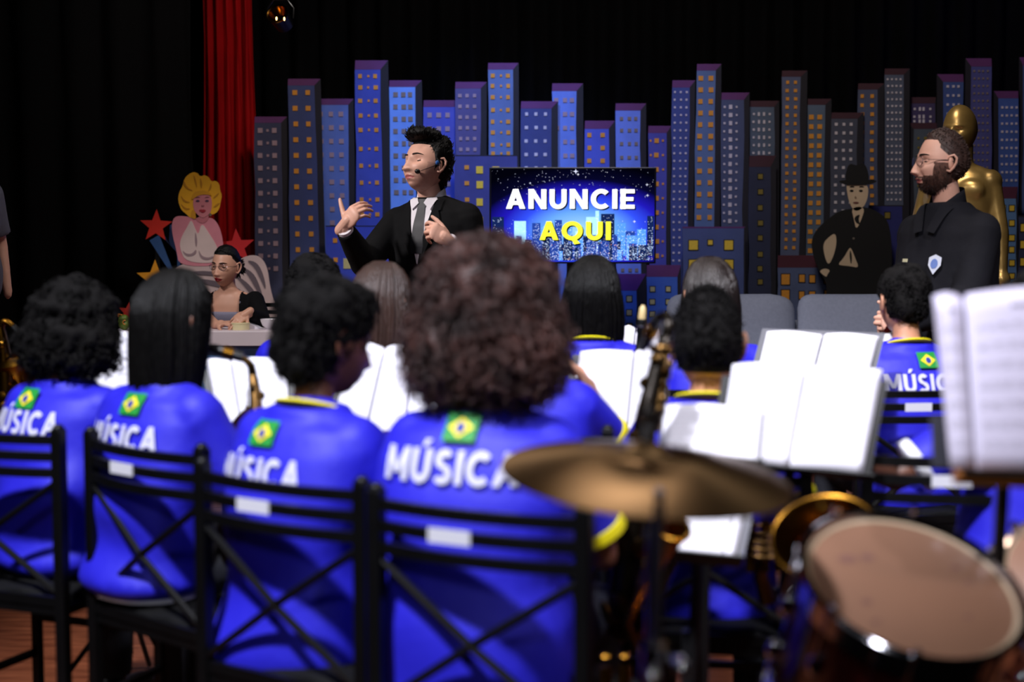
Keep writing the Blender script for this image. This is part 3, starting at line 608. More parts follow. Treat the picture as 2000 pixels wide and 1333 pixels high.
# ================================================================== lamp up in the rig
def rig_lamp():
    D = 8.6; c = P(548, 36, D); t = thing('stage_lamp', c, 'small stage lamp hanging in the dark above the red curtain, with warm glints added as glowing spots', 'lamp')
    br = mat('lamp_brass', (150, 104, 40), .18, metal=1); dark = plastic_black_m
    Mx = Matrix.Rotation(R(62), 4, 'X') @ Matrix.Rotation(R(-14), 4, 'Y')
    mb = MB(); mb.lathe([(.03, -.09), (.052, -.07), (.058, .0), (.066, .05), (.062, .05), (.05, .0), (.02, -.05)], 28, Mx, cap=False); obj('can', mb, dark, t)
    mb = MB(); mb.lathe([(.059, .048), (.066, .052), (.068, .046), (.063, .042)], 28, Mx, cap=False); obj('rim', mb, br, t)
    mb = MB(); mb.lathe([(.0, -.02), (.03, -.01), (.048, .02), (.056, .045)], 24, Mx, cap=False); obj('reflector', mb, br, t)
    mb = MB(); mb.tube([(-.075, 0, 0), (-.078, 0, .06), (-.04, 0, .11), (.04, 0, .11), (.078, 0, .06), (.075, 0, 0)], .006, 6); obj('yoke', mb, dark, t)
    mb = MB(); mb.tube([(0, 0, .11), (0, 0, 5.7 - c.z)], .012, 8); obj('hanging_pipe', mb, dark, t)
    l = mat('lamp_glint', (255, 205, 120), .5, emit=6.)  # small glowing blobs imitate the warm glints on the lamp
    for a, b in ((-.012, -.012), (.034, -.014)): mb = MB(); mb.ell((a, -.075, b), (.005, .004, .011), None, 10, 8); obj('glow_glint', mb, l, t)
rig_lamp()
# ================================================================== people builders
skin_light = mat('skin_light', (222, 170, 148), .5, var=.06, vs=14, bump=.05, bs=160)
skin_tan = mat('skin_tan', (196, 140, 112), .5, var=.07, vs=14, bump=.05, bs=160)
skin_brown = mat('skin_brown', (118, 74, 56), .48, var=.08, vs=14, bump=.05, bs=160)
lip_rose = mat('lip_rose', (176, 100, 96), .45, var=.05)
lip_red = mat('lip_red', (140, 14, 28), .35, var=.08)
hair_black = mat('hair_black', (8, 7, 7), .42, spec=.22, var=.3, vs=60, bump=.6, bs=220, stretch=(1, 1, .12))
hair_curl = mat('hair_curl', (9, 7, 7), .85, spec=.2, var=.35, vs=30, bump=.4, bs=120)
hair_auburn = mat('hair_auburn', (66, 38, 33), .5, var=.8, vs=11, bump=.4, bs=120)
hair_darkbrown = mat('hair_darkbrown', (30, 22, 21), .35, var=.3, vs=30, bump=.5, bs=200, stretch=(1, 1, .15)); hair_brown = mat('hair_brown', (56, 38, 32), .38, var=.3, vs=30, bump=.5, bs=200, stretch=(1, 1, .15))
stubble_mat = mat('stubble', (128, 88, 74), .7, var=.3, vs=90)
beard_mat = mat('beard', (54, 37, 31), .8, var=.4, vs=120, bump=.5, bs=300)
eye_white = mat('eye_white', (215, 208, 205), .2)
iris_mat = mat('iris', (38, 24, 18), .15)
brow_mat = mat('brow', (34, 24, 22), .8, var=.3, vs=200)
jersey_blue = mat('jersey_blue', (32, 28, 196), .6, var=.06, vs=6, bump=.25, bs=16)
jersey_yellow = mat('jersey_yellow', (236, 222, 10), .6)
jersey_white = mat('jersey_white', (235, 235, 240), .7)
flag_green = mat('flag_green', (20, 140, 50), .6); flag_yellow = mat('flag_yellow', (240, 220, 30), .6); flag_blue = mat('flag_blue', (30, 50, 150), .6)
print_white = mat('print_white', (205, 205, 228), .6)
denim_dark = mat('trouser_dark', (18, 20, 30), .8, var=.2, vs=20, bump=.2, bs=60)
shoe_black = mat('shoe_black', (14, 14, 15), .35)
suit_black = mat('suit_black', (13, 13, 15), .85, spec=.15, var=.12, vs=30, bump=.15, bs=22)
shirt_white = mat('shirt_white', (232, 226, 232), .7, bump=.1, bs=30)
tie_gray = mat('tie_gray', (24, 24, 31), .5, spec=.3, var=.1, vs=100)
black_cloth = mat('black_cloth', (11, 11, 14), .85, spec=.15, var=.15, vs=12, bump=.3, bs=12)
gray_knit = mat('gray_knit', (128, 126, 148), .75, bump=.1, bs=80)
plastic_black = mat('plastic_black', (12, 12, 13), .4)
steel = mat('steel', (190, 190, 195), .25, metal=1)
glass_rim = mat('glass_rim', (96, 88, 96), .2, metal=.6)
lens_glass = mat('lens_glass', (250, 250, 255), .03, trans=1., spec=.5)

def head_grid(n=96, m=72, jaw=1.12, nose=1., lips=1., male=True, smile=0.):
    ph = np.arange(n) * 2 * PI / n; th = np.linspace(-PI / 2 + .03, PI / 2 - .03, m)
    T, Q = np.meshgrid(th, ph, indexing='ij'); nx = np.cos(T) * np.sin(Q); ny = np.cos(T) * np.cos(Q); nz = np.sin(T)
    low = np.clip(-nz, 0, 1)
    x = .0755 * nx * (1 - (.26 if male else .33) * low ** 1.7 * (2 - jaw)); z = np.where(nz > 0, .122, .116) * nz
    y = np.where(ny > 0, .090, .106) * ny
    y = y + np.where(ny < 0, -ny * .060 * low ** 1.2, 0) + np.where(ny > 0, ny * .034 * low ** 1.1, 0)
    f = np.clip(ny, 0, 1) ** .5
    def g(x0, z0, sx, sz, a): return a * np.exp(-((x - x0) / sx) ** 2 - ((z - z0) / sz) ** 2)
    d = np.zeros_like(x)
    for s in (-1, 1):
        d += g(s * .032, .002, .017, .013, -.0115) + g(s * .030, .024, .022, .007, .0045) + g(s * .046, -.026, .020, .018, .0055 + .004 * smile)
        d += g(s * .0125, -.042, .006, .006, .010 * nose) + g(s * .055, -.075, .02, .03, .003 if male else 0) + g(s * .030, -.055, .006, .014, -.003 - .004 * smile)
    ramp = np.clip((.018 - z) / .055, 0, 1)
    d += nose * .0205 * np.exp(-(x / (.0085 + .006 * ramp)) ** 2) * ramp * (z > -.075) * np.clip((z + .054) / .010, 0, 1)
    d += g(0, .010, .008, .012, .004) + g(0, -.064, .022, .0055, .0062 * lips) + g(0, -.078, .018, .006, .0066 * lips) + g(0, -.0705, .026, .0022, -.0050) + g(0, -.088, .018, .006, -.004)
    d += g(0, -.104, .020, .014, .014 if male else .011) + g(0, -.052, .004, .006, -.002)
    y = y + d * f
    v = np.stack([x, y, z], -1).reshape(-1, 3)
    fs = [(i * n + k, (i + 1) * n + k, (i + 1) * n + (k + 1) % n, i * n + (k + 1) % n) for i in range(m - 1) for k in range(n)]
    fs += [tuple(range(n)), tuple((m - 1) * n + k for k in range(n - 1, -1, -1))]
    return v, fs
def scalp_mask(v, hairline=.072, side=-.01):
    """True where hair grows (head coordinates)"""
    x, y, z = v[..., 0], v[..., 1], v[..., 2]
    return ((z > hairline) & (y > .03)) | ((z > side + (.04 + y) * .9) & (y <= .03) & (y > -.02)) | ((z > -.055) & (y <= -.02))
def ear_mesh(mb, s, M):
    pts = [(.071, .012, -.030), (.077, .000, -.034), (.083, -.010, -.020), (.087, -.018, .000), (.088, -.018, .016), (.084, -.008, .027), (.077, .006, .022), (.072, .012, .006)]
    mb.tube([M @ Vector((s * a, b - .008, c)) for a, b, c in pts], [.004, .0055, .0055, .005, .005, .005, .0045, .003], 8)
    mb.ell(M @ Vector((s * .076, -.010, -.003)), (.006, .013, .024), M.to_3x3() @ Matrix.Rotation(s * R(-22), 3, 'Z'), 10, 8)

def hand_mesh(wrist, d, n, side, curl=(.5, .7, .4), spread=.05, thumb=(.55, .7, .25), size=1., voxel=.0035, curls=None, thumb_curl=.35, tl=1.):
    """wrist point, finger direction d, palm normal n (out of palm); thumb lies towards side*(d x n)"""
    d = Vector(d).normalized(); n = (Vector(n) - d * Vector(n).dot(d)).normalized(); s = d.cross(n).normalized() * side; w_ = Vector(wrist); k = size
    mb = MB()
    Mx = Matrix((s, d, n)).transposed()
    mb.ell(w_ + (d * .045) * k, (.041 * k, .050 * k, .0145 * k), Mx, 16, 10)
    mb.ell(w_ + (d * .068) * k, (.040 * k, .026 * k, .013 * k), Mx, 16, 10)
    mb.ell(w_ + (d * .030 + s * .024 + n * .008) * k, (.018 * k, .030 * k, .015 * k), Mx, 12, 8)
    mb.cap(w_ - d * .03 * k, w_ + d * .03 * k, .024 * k, .026 * k, 12)
    L = [(.040, .026, .021), (.045, .029, .022), (.042, .027, .021), (.033, .021, .019)]
    for i in range(4):
        off = (.030 - .0195 * i); p = w_ + (d * (.082 - (.006 if i in (0, 3) else 0) - (.004 if i == 3 else 0)) + s * off) * k
        a = 0; c = curls[i] if curls else curl; sp = spread * (1.5 - i)
        for j in range(3):
            a += c[j]; dd = (d * math.cos(a) + n * math.sin(a) + s * sp).normalized(); q = p + dd * L[i][j] * k
            r0 = (.0092, .0082, .0075)[j] * k * (.88 if i == 3 else 1); r1 = (.0084, .0076, .0062)[j] * k * (.88 if i == 3 else 1)
            mb.cap(p, q, r0, r1, 10); p = q
    t = (d * thumb[0] + s * thumb[1] + n * thumb[2]).normalized(); p = w_ + (d * .022 + s * .026 + n * .004) * k
    for j, l in enumerate((.042 * tl, .032 * tl, .025 * tl)):
        q = p + t * l * k; mb.cap(p, q, (.0135, .0108, .0098)[j] * k, (.0108, .0098, .0075)[j] * k, 10); p = q
        t = (t + d * thumb_curl * .6 + n * thumb_curl * .3 - s * thumb_curl * .25).normalized()
    return rm(mb, voxel, 3, .5)

def seated(k=1., lean=.05, headfwd=.05, elbows=None, wrists=None, legspread=.13, seat=.47, tilt=0.):
    """joint positions in the sitter's own frame: +y is the way they face"""
    V = Vector; J = {}
    J['pel'] = V((0, 0, seat + .075)); z = J['pel'].z
    J['waist'] = V((tilt * .3, lean * .3 - .01, z + .19 * k)); J['chest'] = V((tilt * .7, lean * .75, z + .36 * k)); J['shc'] = V((tilt, lean, z + .475 * k))
    J['neck'] = V((tilt, lean + .01, z + .545 * k)); J['head'] = V((tilt, lean + headfwd, z + .70 * k))
    for s, n in ((-1, 'L'), (1, 'R')):
        J['hip' + n] = V((s * .09 * k, .02, z - .01)); J['knee' + n] = V((s * legspread, .44 * k, z + .01)); J['ank' + n] = V((s * legspread, .42 * k, .09)); J['toe' + n] = V((s * (legspread + .02), .42 * k + .15, .035))
        J['sh' + n] = J['shc'] + V((s * .165 * k, 0, -.01)); i = 0 if s < 0 else 1
        J['el' + n] = V(elbows[i]) if elbows else J['sh' + n] + V((s * .07, .09, -.25 * k))
        J['wr' + n] = V(wrists[i]) if wrists else J['el' + n] + V((-s * .13, .19, .10))
    return J
def standing(k=1., legspread=.10, lean=0.):
    V = Vector; J = {}; z = .93 * k
    J['pel'] = V((0, 0, z)); J['waist'] = V((0, 0, z + .17 * k)); J['chest'] = V((0, .005 + lean * .7, z + .37 * k)); J['shc'] = V((0, lean, z + .49 * k)); J['neck'] = V((0, .01 + lean, z + .565 * k)); J['head'] = V((0, .03 + lean, z + .725 * k))
    for s, n in ((-1, 'L'), (1, 'R')):
        J['hip' + n] = V((s * .09 * k, 0, z - .02)); J['knee' + n] = V((s * legspread, .02, .50 * k)); J['ank' + n] = V((s * legspread, -.01, .09)); J['toe' + n] = V((s * (legspread + .03), .16, .035))
        J['sh' + n] = J['shc'] + V((s * .18 * k, 0, -.015)); J['el' + n] = J['sh' + n] + V((s * .06, -.01, -.29 * k)); J['wr' + n] = J['el' + n] + V((-s * .02, .07, -.25 * k))
    return J
def torso_rings(J, wd, infl=0., low=-.08, top=True, belly=0.):
    r = []; p, w_, c, s, n = J['pel'], J['waist'], J['chest'], J['shc'], J['neck']
    r.append((p + Vector((0, 0, low)), .140 * wd + infl, .105 * wd + infl, 0)); r.append((p + Vector((0, 0, low * .3)), .168 * wd + infl, .122 * wd + infl, 0))
    r.append((p * .5 + w_ * .5, .160 * wd + infl, .112 * wd + infl + belly, 0)); r.append((w_ + Vector((0, 0, 0)), .148 * wd + infl, .104 * wd + infl + belly, 0)); r.append((w_ * .4 + c * .6, .165 * wd + infl, .112 * wd + infl + belly * .4, 0))
    r.append((c, .176 * wd + infl, .112 * wd + infl, 0)); r.append((c * .35 + s * .65, .172 * wd + infl, .098 * wd + infl, 0)); r.append((s + Vector((0, 0, .012)), .145 * wd + infl, .078 * wd + infl, 0))
    if top: r.append((s * .45 + n * .55, .085 * wd + infl, .062 * wd + infl, 0)); r.append((n, .058 + infl, .055 + infl, 0))
    return r
def head_matrix(J, yaw=0., pitch=0., roll=0., k=1.):
    return Matrix.Translation(J['head']) @ Matrix.Rotation(-yaw, 4, 'Z') @ Matrix.Rotation(roll, 4, 'Y') @ Matrix.Rotation(pitch, 4, 'X') @ Matrix.Scale(k, 4)
def body(root, J, HM, skin, wd=1., k=1., hands=(), voxel=.010, hd=(56, 44), male=True, extra=None, lipm=None, beard=None, smile=0., scalp=None, nose=1., hairline=.072, armr=1., ears=True, name='body', lips=1.):
    mb = MB(); mb.loft(torso_rings(J, wd * .97, -.004), 24)
    hc = HM @ Vector((0, -.02, -.07)); mb.cap(J['neck'] - Vector((0, 0, .03)), hc, .056 * k, .050 * k, 16)
    for n in 'LR':
        mb.cap(J['sh' + n], J['el' + n], .044 * k * armr, .036 * k * armr); mb.cap(J['el' + n], J['wr' + n], .037 * k * armr, .024 * k * armr)
        mb.ell(J['sh' + n] - Vector((0, 0, .012)), (.052 * k, .050 * k, .052 * k)); mb.cap(J['neck'] - Vector((0, 0, .03)), J['sh' + n] - Vector((0, 0, .01)), .042 * k, .044 * k)
        mb.cap(J['hip' + n], J['knee' + n], .078 * k, .052 * k); mb.cap(J['knee' + n], J['ank' + n], .052 * k, .035 * k)
        mb.cap(J['ank' + n] - Vector((0, .02, .04)), J['toe' + n], .036, .03)
    if extra: extra(mb)
    v, f, _ = rm(mb, voxel, 5)
    V_ = [v]; F_ = list(f); mi = [0] * len(f); off = len(v)
    hv, hf = head_grid(hd[0], hd[1], male=male, smile=smile, nose=nose, lips=lips)
    cen = np.array([hv[list(q)].mean(0) for q in hf]); Hn = np.array(HM)
    wv = hv @ Hn[:3, :3].T + Hn[:3, 3]
    V_.append(wv); F_ += [tuple(i + off for i in q) for q in hf]; off += len(hv)
    lipmask = (cen[:, 1] > .05) & (np.abs(cen[:, 2] + .0705) < .0125 * (1 - (np.abs(cen[:, 0]) / .0265) ** 1.6).clip(0, 1) * (.8 if male else 1.1)) & (np.abs(cen[:, 0]) < .0265)
    sm = scalp_mask(cen, hairline)
    bd = (cen[:, 1] > -.03) & ((cen[:, 2] < -.052 - .10 * np.clip(.045 - np.abs(cen[:, 0]), -.02, .03)) | ((np.abs(cen[:, 0]) > .055) & (cen[:, 2] < .01) & (cen[:, 1] < .05))) & ~((np.abs(cen[:, 2] + .0705) < .010) & (np.abs(cen[:, 0]) < .024)) & (cen[:, 2] < .0)
    for i in range(len(hf)):
        mi.append(1 if lipmask[i] else (2 if (sm[i] and scalp is not None) else (3 if (beard is not None and bd[i]) else 0)))
    if ears:
        em = MB(); ear_mesh(em, -1, HM); ear_mesh(em, 1, HM)
        V_.append(np.array(em.v)); F_ += [tuple(i + off for i in q) for q in em.f]; mi += [0] * len(em.f); off += len(em.v)
    for (hvv, hff, _) in hands:
        V_.append(hvv); F_ += [tuple(i + off for i in q) for q in hff]; mi += [0] * len(hff); off += len(hvv)
    me = mesh_from(name, np.concatenate(V_), F_)
    for m in (skin, lipm or (lip_rose if male else lip_red), scalp or skin, beard or skin): me.materials.append(m)
    me.polygons.foreach_set('material_index', mi)
    return mesh_obj(name, me, None, root)
def folds(v, nrm, amp, seed=0, zs=26., horiz=1.):
    r = np.random.RandomState(seed); d = np.zeros(len(v))
    for i in range(5):
        a = r.uniform(-.5, .5); kx, ky, kz = r.uniform(-9, 9), r.uniform(-9, 9), zs * r.uniform(.6, 1.5) * horiz
        warp = np.sin(v[:, 0] * r.uniform(6, 14) + r.uniform(0, 6)) * .8
        d += np.sin(v[:, 0] * kx + v[:, 1] * ky + v[:, 2] * kz + warp + r.uniform(0, 6)) * r.uniform(.4, 1)
    return v + nrm * (d[:, None] * amp / 2.5)
def shirt(root, J, m, wd=1., infl=.016, low=-.10, sleeve=.78, sr=.066, srb=.056, voxel=.009, amp=.0045, name='shirt', seed=1, belly=0., long=False, zs=24., cuff=.034, k=1.):
    mb = MB(); mb.loft(torso_rings(J, wd, infl, low, belly=belly), 28)
    for n in 'LR':
        a, b = J['sh' + n], J['el' + n]; mb.ell(a + (J['shc'] - a) * .12 - Vector((0, 0, .012)), (sr * .96, sr * .9, sr * .92)); a = a + (J['shc'] - a) * .12 - Vector((0, 0, .014))
        mb.cap(J['neck'] * .7 + J['shc'] * .3 - Vector((0, 0, .012)), a + Vector((0, 0, .006)), .046 + infl * .6, sr * .80, 14)
        e = a + (b - a) * (1 if long else sleeve); mb.tube([a, a * .5 + e * .5, e], [sr, (sr + srb) / 2, srb], 16)
        if long:
            mb.ell(b, srb * 1.03); w_ = J['wr' + n]; w2 = b + (w_ - b) * .93; mb.tube([b, (b + w2) / 2, w2], [srb, (srb + cuff) / 2 + .003, cuff], 16)
    v, f, nr = rm(mb, voxel, 5)
    v0 = v; v = folds(v, nr, amp, seed, zs); lowf = np.clip((J['chest'].z + .02 - v0[:, 2]) / .25, 0, 1); v = v0 + (v - v0) * (.75 + 1.3 * lowf)[:, None] + nr * (amp * .9 * lowf)[:, None]
    npobj(name, v, f, m, root); return bvh(v, f)
def trousers(root, J, m, wd=1., k=1., voxel=.013):
    mb = MB(); mb.loft(torso_rings(J, wd, -.004, -.09, top=False)[:2], 20)
    for n in 'LR':
        mb.cap(J['hip' + n], J['knee' + n], .084 * k, .066 * k); mb.tube([J['knee' + n], (J['knee' + n] + J['ank' + n]) / 2, J['ank' + n] + Vector((0, 0, .01))], [.066 * k, .06, .056], 14); mb.ell(J['knee' + n], .066 * k)
    v, f, nr = rm(mb, voxel, 4); npobj('trousers', folds(v, nr, .004, 5, 20), f, m, root)
    for n in 'LR':
        s = MB(); a = J['ank' + n]; t = J['toe' + n]; s.cap(a + Vector((0, -.03, -.045)), t, .042, .036); s.ell(a + Vector((0, -.01, -.01)), (.043, .055, .05)); s.box((a + t) / 2 * Vector((1, 1, 0)) + Vector((0, 0, .008)), (.078, .26, .016))
        sv, sf, _ = rm(s, .009, 3); npobj('shoe', sv, sf, shoe_black, root)
def sleeve_bands(root, J, m, at=.78, r=.058, L=.022):
    for n in 'LR':
        a, b = J['sh' + n], J['el' + n]; d = (b - a).normalized(); e = a + (b - a) * at
        mb = MB(); mb.tube([e - d * L, e - d * L * .5, e, e + d * .004], [r + .0015, r + .003, r + .003, r - .004], 20); obj('sleeve_band', mb, m, root)
def stand_collar(root, J, m, r0=.068, r1=.060, h=.045, z=-.005, tip=.35, name='collar_stand'):
    mb = MB(); n = J['neck']; N_ = 28
    for j in range(4):
        t = j / 3; r = r0 + (r1 - r0) * t
        for i in range(N_): q = 2 * PI * i / N_; mb.v.append(tuple(n + Vector((math.cos(q) * r, math.sin(q) * r * 1.02 + .004, z + h * t * (1 - tip * (math.sin(q) > .0) * math.sin(q) ** 2) - .022 * math.sin(q)))))
    for j in range(3):
        for i in range(N_): mb.f.append((j * N_ + i, j * N_ + (i + 1) % N_, (j + 1) * N_ + (i + 1) % N_, (j + 1) * N_ + i))
    o = obj(name, mb, m, root, fixn=True); sd = o.modifiers.new('t', 'SOLIDIFY'); sd.thickness = .003; return o
def neck_collar(root, J, m, r=.062, h=.022, drop=.01, fwd=.0):
    mb = MB(); n = J['neck']; path = []
    for i in range(24): q = 2 * PI * i / 24; path.append(n + Vector((math.cos(q) * r * 1.06, math.sin(q) * r + fwd, -drop - .018 * math.sin(q))))
    mb.tube(path, h / 2, 8, flat=.45, closed=True); v = [Vector(x) for x in mb.v]
    obj('collar', mb, m, root)
# ---- hair
def curls(vols, HM, count, length=.05, r=.0028, amp=.009, seed=3, segs=7, out=.6, clip=None):
    """loose curls growing out of ellipsoid volumes (centre, radii) in head coordinates"""
    rg = random.Random(seed); mb = MB(); tot = sum(v[1][0] * v[1][1] for v in vols)
    for c, rr in vols:
        for _ in range(int(count * rr[0] * rr[1] / tot)):
            z = rg.uniform(-1, 1); q = rg.uniform(0, 2 * PI); s = math.sqrt(1 - z * z); u = Vector((s * math.cos(q), s * math.sin(q), z))
            p = Vector(c) + Vector((u.x * rr[0], u.y * rr[1], u.z * rr[2])) * .96
            if clip and not clip(p): continue
            nn = Vector((u.x / rr[0], u.y / rr[1], u.z / rr[2])).normalized()
            t = Vector((rg.gauss(0, 1), rg.gauss(0, 1), rg.gauss(-.5, 1))); t = (t - nn * t.dot(nn)).normalized(); b = nn.cross(t)
            L_ = length * rg.uniform(.5, 1.2); ph = rg.uniform(0, 6); turns = rg.uniform(1.2, 2.4) * 2 * PI; path = []
            for i in range(segs):
                w_ = i / (segs - 1); a = amp * (.6 + .4 * w_)
                path.append(HM @ (p + (nn * out + t * (1 - out)) * (L_ * w_ - .006) + t * math.cos(ph + turns * w_) * a + b * math.sin(ph + turns * w_) * a + Vector((0, 0, -.25 * L_ * w_ * w_))))
            mb.tube(path, [r, r, r, r * .9, r * .8, r * .6, r * .4][:segs], 3)
    return mb
def curly_hair(root, HM, vols, m, count=900, length=.045, r=.003, amp=.009, voxel=.009, seed=3, clip=None, out=.6, lump=.006):
    mb = MB()
    for c, rr in vols: mb.ell(HM @ Vector(c), tuple(x * HM.to_scale().x for x in rr), HM.to_3x3().normalized(), 20, 14)
    v, f, nr = rm(mb, voxel, 3)
    rs = np.random.RandomState(seed); d = np.zeros(len(v))
    for i in range(7): kk = rs.normal(0, 60, 3); d += np.sin(v @ kk + rs.uniform(0, 6))
    v = v + nr * (d[:, None] * lump / 3)
    n0 = len(v); cm = curls(vols, HM, count, length, r, amp, seed, out=out, clip=clip)
    vv = np.concatenate([v, np.array(cm.v)]) if cm.v else v
    return npobj('hair', vv, list(f) + [tuple(i + n0 for i in q) for q in cm.f], m, root)
def long_hair(root, HM, m, length=.32, width=.085, back=.10, strands=260, seed=1, part_y=.02, flare=.01, ang=(-125, 125), fwd_drop=0., r=.0042):
    """smooth hair: a scalp shell plus strands that follow the skull from the parting and then hang"""
    rg = random.Random(seed); mb = MB()
    mb.ell((0, -.012, .016), (.083, .103, .118), None, 24, 16)
    rings = []
    for i in range(7):
        t = i / 6; rings.append(((0, -.035 - .012 * t, .01 - length * t), (width - .002) * (1 - .12 * t) * (1 - .5 * max(0, t - .8)), (.070 - .028 * t) * (1 - .3 * max(0, t - .8)), 0))
    mb.loft(rings, 20, 2.2)
    mb.v = [tuple(HM @ Vector(x)) for x in mb.v]; v, f, _ = rm(mb, .008, 4)
    sm = MB()
    for i in range(strands):
        a = R(rg.uniform(*ang)); s = math.sin(a); c = -math.cos(a)   # a=0 is straight back
        path = []; rx, ry, rz = .086, .106, .121; L_ = length * rg.uniform(.86, 1.05); dx = rg.uniform(-.004, .004)
        for j in range(6):
            e = R(88 - j * 17); path.append(Vector((rx * s * math.cos(e) + dx, -.012 + ry * c * math.cos(e) + (part_y * math.sin(e)), .016 + rz * math.sin(e))))
        e0 = path[-1]
        for j in range(1, 6):
            t = j / 5; path.append(Vector((e0.x * (1 - .10 * t) * (width / .085) + s * flare * math.sin(t * 3), e0.y * (1 - .35 * t) - .02 * t + fwd_drop * t * max(0, abs(s) - .4), e0.z - L_ * t)))
        w_ = r * rg.uniform(.7, 1.2)
        sm.tube([HM @ p for p in path], [w_ * .6] + [w_] * 8 + [w_ * .7, w_ * .2], 4)
    n0 = len(v)
    return npobj('hair', np.concatenate([v, np.array(sm.v)]), list(f) + [tuple(i + n0 for i in q) for q in sm.f], m, root)
def cap_hair(root, HM, m, thick=.010, hairline=.070, side=-.01, n=72, mm=56, top=0., seed=2, tuft=0, tl=.018):
    """short hair: the scalp region lifted off the skull with a soft edge"""
    v, f = head_grid(n, mm, nose=0, lips=0); x, y, z = v[:, 0], v[:, 1], v[:, 2]
    def soft(a, w_): return np.clip(a / w_, 0, 1)
    front = soft(z - hairline - .15 * np.abs(x) * 0, .016)
    sidem = soft(z - (side + (.045 + y) * .85), .014); backm = soft(z + .062, .02)
    mk = np.where(y > .035, front, np.where(y > -.03, sidem, backm)); mk = np.minimum(mk, soft(z - hairline + .0 + (.05 - y) * 2.2, .02))
    nn = v / np.linalg.norm(v, axis=1)[:, None]; rs = np.random.RandomState(seed)
    d = sum(np.sin(v @ rs.normal(0, 110, 3) + rs.uniform(0, 6)) for _ in range(6)) * .0007
    t = (thick * mk ** .6 + top * np.clip(z / .12, 0, 1) ** 2 * mk + d * mk) - .0025 * (mk < .02)
    v2 = v + nn * t[:, None]; H = np.array(HM); w_ = v2 @ H[:3, :3].T + H[:3, 3]
    F2 = [q for q in f if max(mk[list(q)]) > .02]
    mb = MB(); rg = random.Random(seed)
    if tuft:
        idx = [i for i in range(len(v)) if mk[i] > .5]
        for _ in range(tuft):
            i = rg.choice(idx); p = Vector(v2[i]); nv = Vector(nn[i]); t_ = Vector((rg.gauss(0, .5), -.6 + rg.gauss(0, .4), rg.gauss(0, .3)))
            e = p + (nv * .55 + t_ * .6).normalized() * tl * rg.uniform(.6, 1.2); mb.tube([HM @ (p - nv * .003), HM @ ((p + e) / 2 + nv * .002), HM @ e], [.0028, .0022, .0006], 3)
    n0 = len(w_); allv = np.concatenate([w_, np.array(mb.v)]) if mb.v else w_
    return npobj('hair', allv, F2 + [tuple(i + n0 for i in q) for q in mb.f], m, root)
_HS = head_grid(128, 104)[0]
def surf_y(x, z):
    f = _HS[_HS[:, 1] > .02]; d = (f[:, 0] - x) ** 2 + (f[:, 2] - z) ** 2; i = np.argsort(d)[:4]; return float(f[i, 1].mean())
def eyes(root, HM, closed=False, y=.0815, brow=brow_mat, skinm=None, lash=.0016):
    for s in (-1, 1):
        c = Vector((s * .0315, surf_y(.0315, .003) - (.0095 if closed else .0085), .003))
        if not closed:
            mb = MB(); mb.ell(HM @ c, .0118, None, 16, 12); e = obj('eye', mb, eye_white, root)
            mb = MB(); mb.ell(HM @ (c + Vector((-s * .000, .0078, -.0002))), (.0056, .0046, .0056), HM.to_3x3(), 12, 8); obj('iris', mb, iris_mat, e)
        mb = MB()   # lid as a skin cap over the ball
        rings = []
        lo = -8 if not closed else -24
        for i in range(8):
            e_ = R(lo + (78 - lo) * i / 7)
            for k in range(13):
                q = R(-78 + 156 * k / 12); mb.v.append(tuple(HM @ (c + Vector((math.sin(q) * math.cos(e_), math.cos(q) * math.cos(e_), math.sin(e_))) * .0122)))
        for i in range(7):
            for k in range(12): a = i * 13 + k; mb.f.append((a, a + 1, a + 14, a + 13))
        obj('eyelid', mb, skinm or skin_light, root)
        e0 = R(lo); path = [HM @ (c + Vector((math.sin(R(q)) * math.cos(e0), math.cos(R(q)) * math.cos(e0), math.sin(e0) + (.0 if not closed else .25 * abs(math.sin(R(q)))))) * .0128) for q in range(-66, 67, 12)]
        mb = MB(); mb.tube(path, [.0004] + [lash * .9] * (len(path) - 2) + [.0004], 5); obj('lashes', mb, brow_mat, root)
        mb = MB(); path = []
        for i in range(7):
            t = i / 6; xx = s * (.013 + .038 * t); zz = .0235 + .006 * math.sin(t * 2.4) - .003 * t; yy = surf_y(abs(xx), zz) + .0022
            path.append(HM @ Vector((xx, yy, zz)))
        mb.tube(path, [.0026, .0042, .0045, .0042, .0036, .0026, .001], 6, flat=.8); obj('eyebrow', mb, brow, root)
def glasses(HM, label, loc, yaw, y=.094, rimr=.0009, rimm=None, w=.0235, h=.0175):
    g = thing('glasses', loc, label, 'glasses', yaw=yaw); rimm = rimm or glass_rim
    for s in (-1, 1):
        mb = MB(); mb.tube([HM @ Vector((s * .033 + math.cos(q) * w, y - abs(s * .033 + math.cos(q) * w) * .16, .001 + math.sin(q) * h)) for q in [2 * PI * i / 24 for i in range(24)]], rimr, 6, closed=True); f = obj('rim', mb, rimm, g)
        mb = MB(); c = HM @ Vector((s * .033, y - .0053, .001)); pts = [HM @ Vector((s * .033 + math.cos(q) * w, y - abs(s * .033 + math.cos(q) * w) * .16, .001 + math.sin(q) * h)) for q in [2 * PI * i / 24 for i in range(24)]]
        ax = (HM.to_3x3() @ Vector((0, .0008, 0))); mb.prism(pts, 1, ax); obj('lens', mb, lens_glass, f)
        mb = MB(); mb.tube([HM @ Vector(p) for p in ((s * .0565, y - .009, .006), (s * .068, y - .02, .007), (s * .079, .0, .008), (s * .082, -.022, .002), (s * .080, -.034, -.014))], [rimr * 1.4] * 5, 6); obj('temple', mb, rimm, g)
    mb = MB(); mb.tube([HM @ Vector(p) for p in ((-.0095, y - .001, .004), (0, y + .003, .007), (.0095, y - .001, .004))], rimr, 6); obj('bridge', mb, rimm, g)
    return g
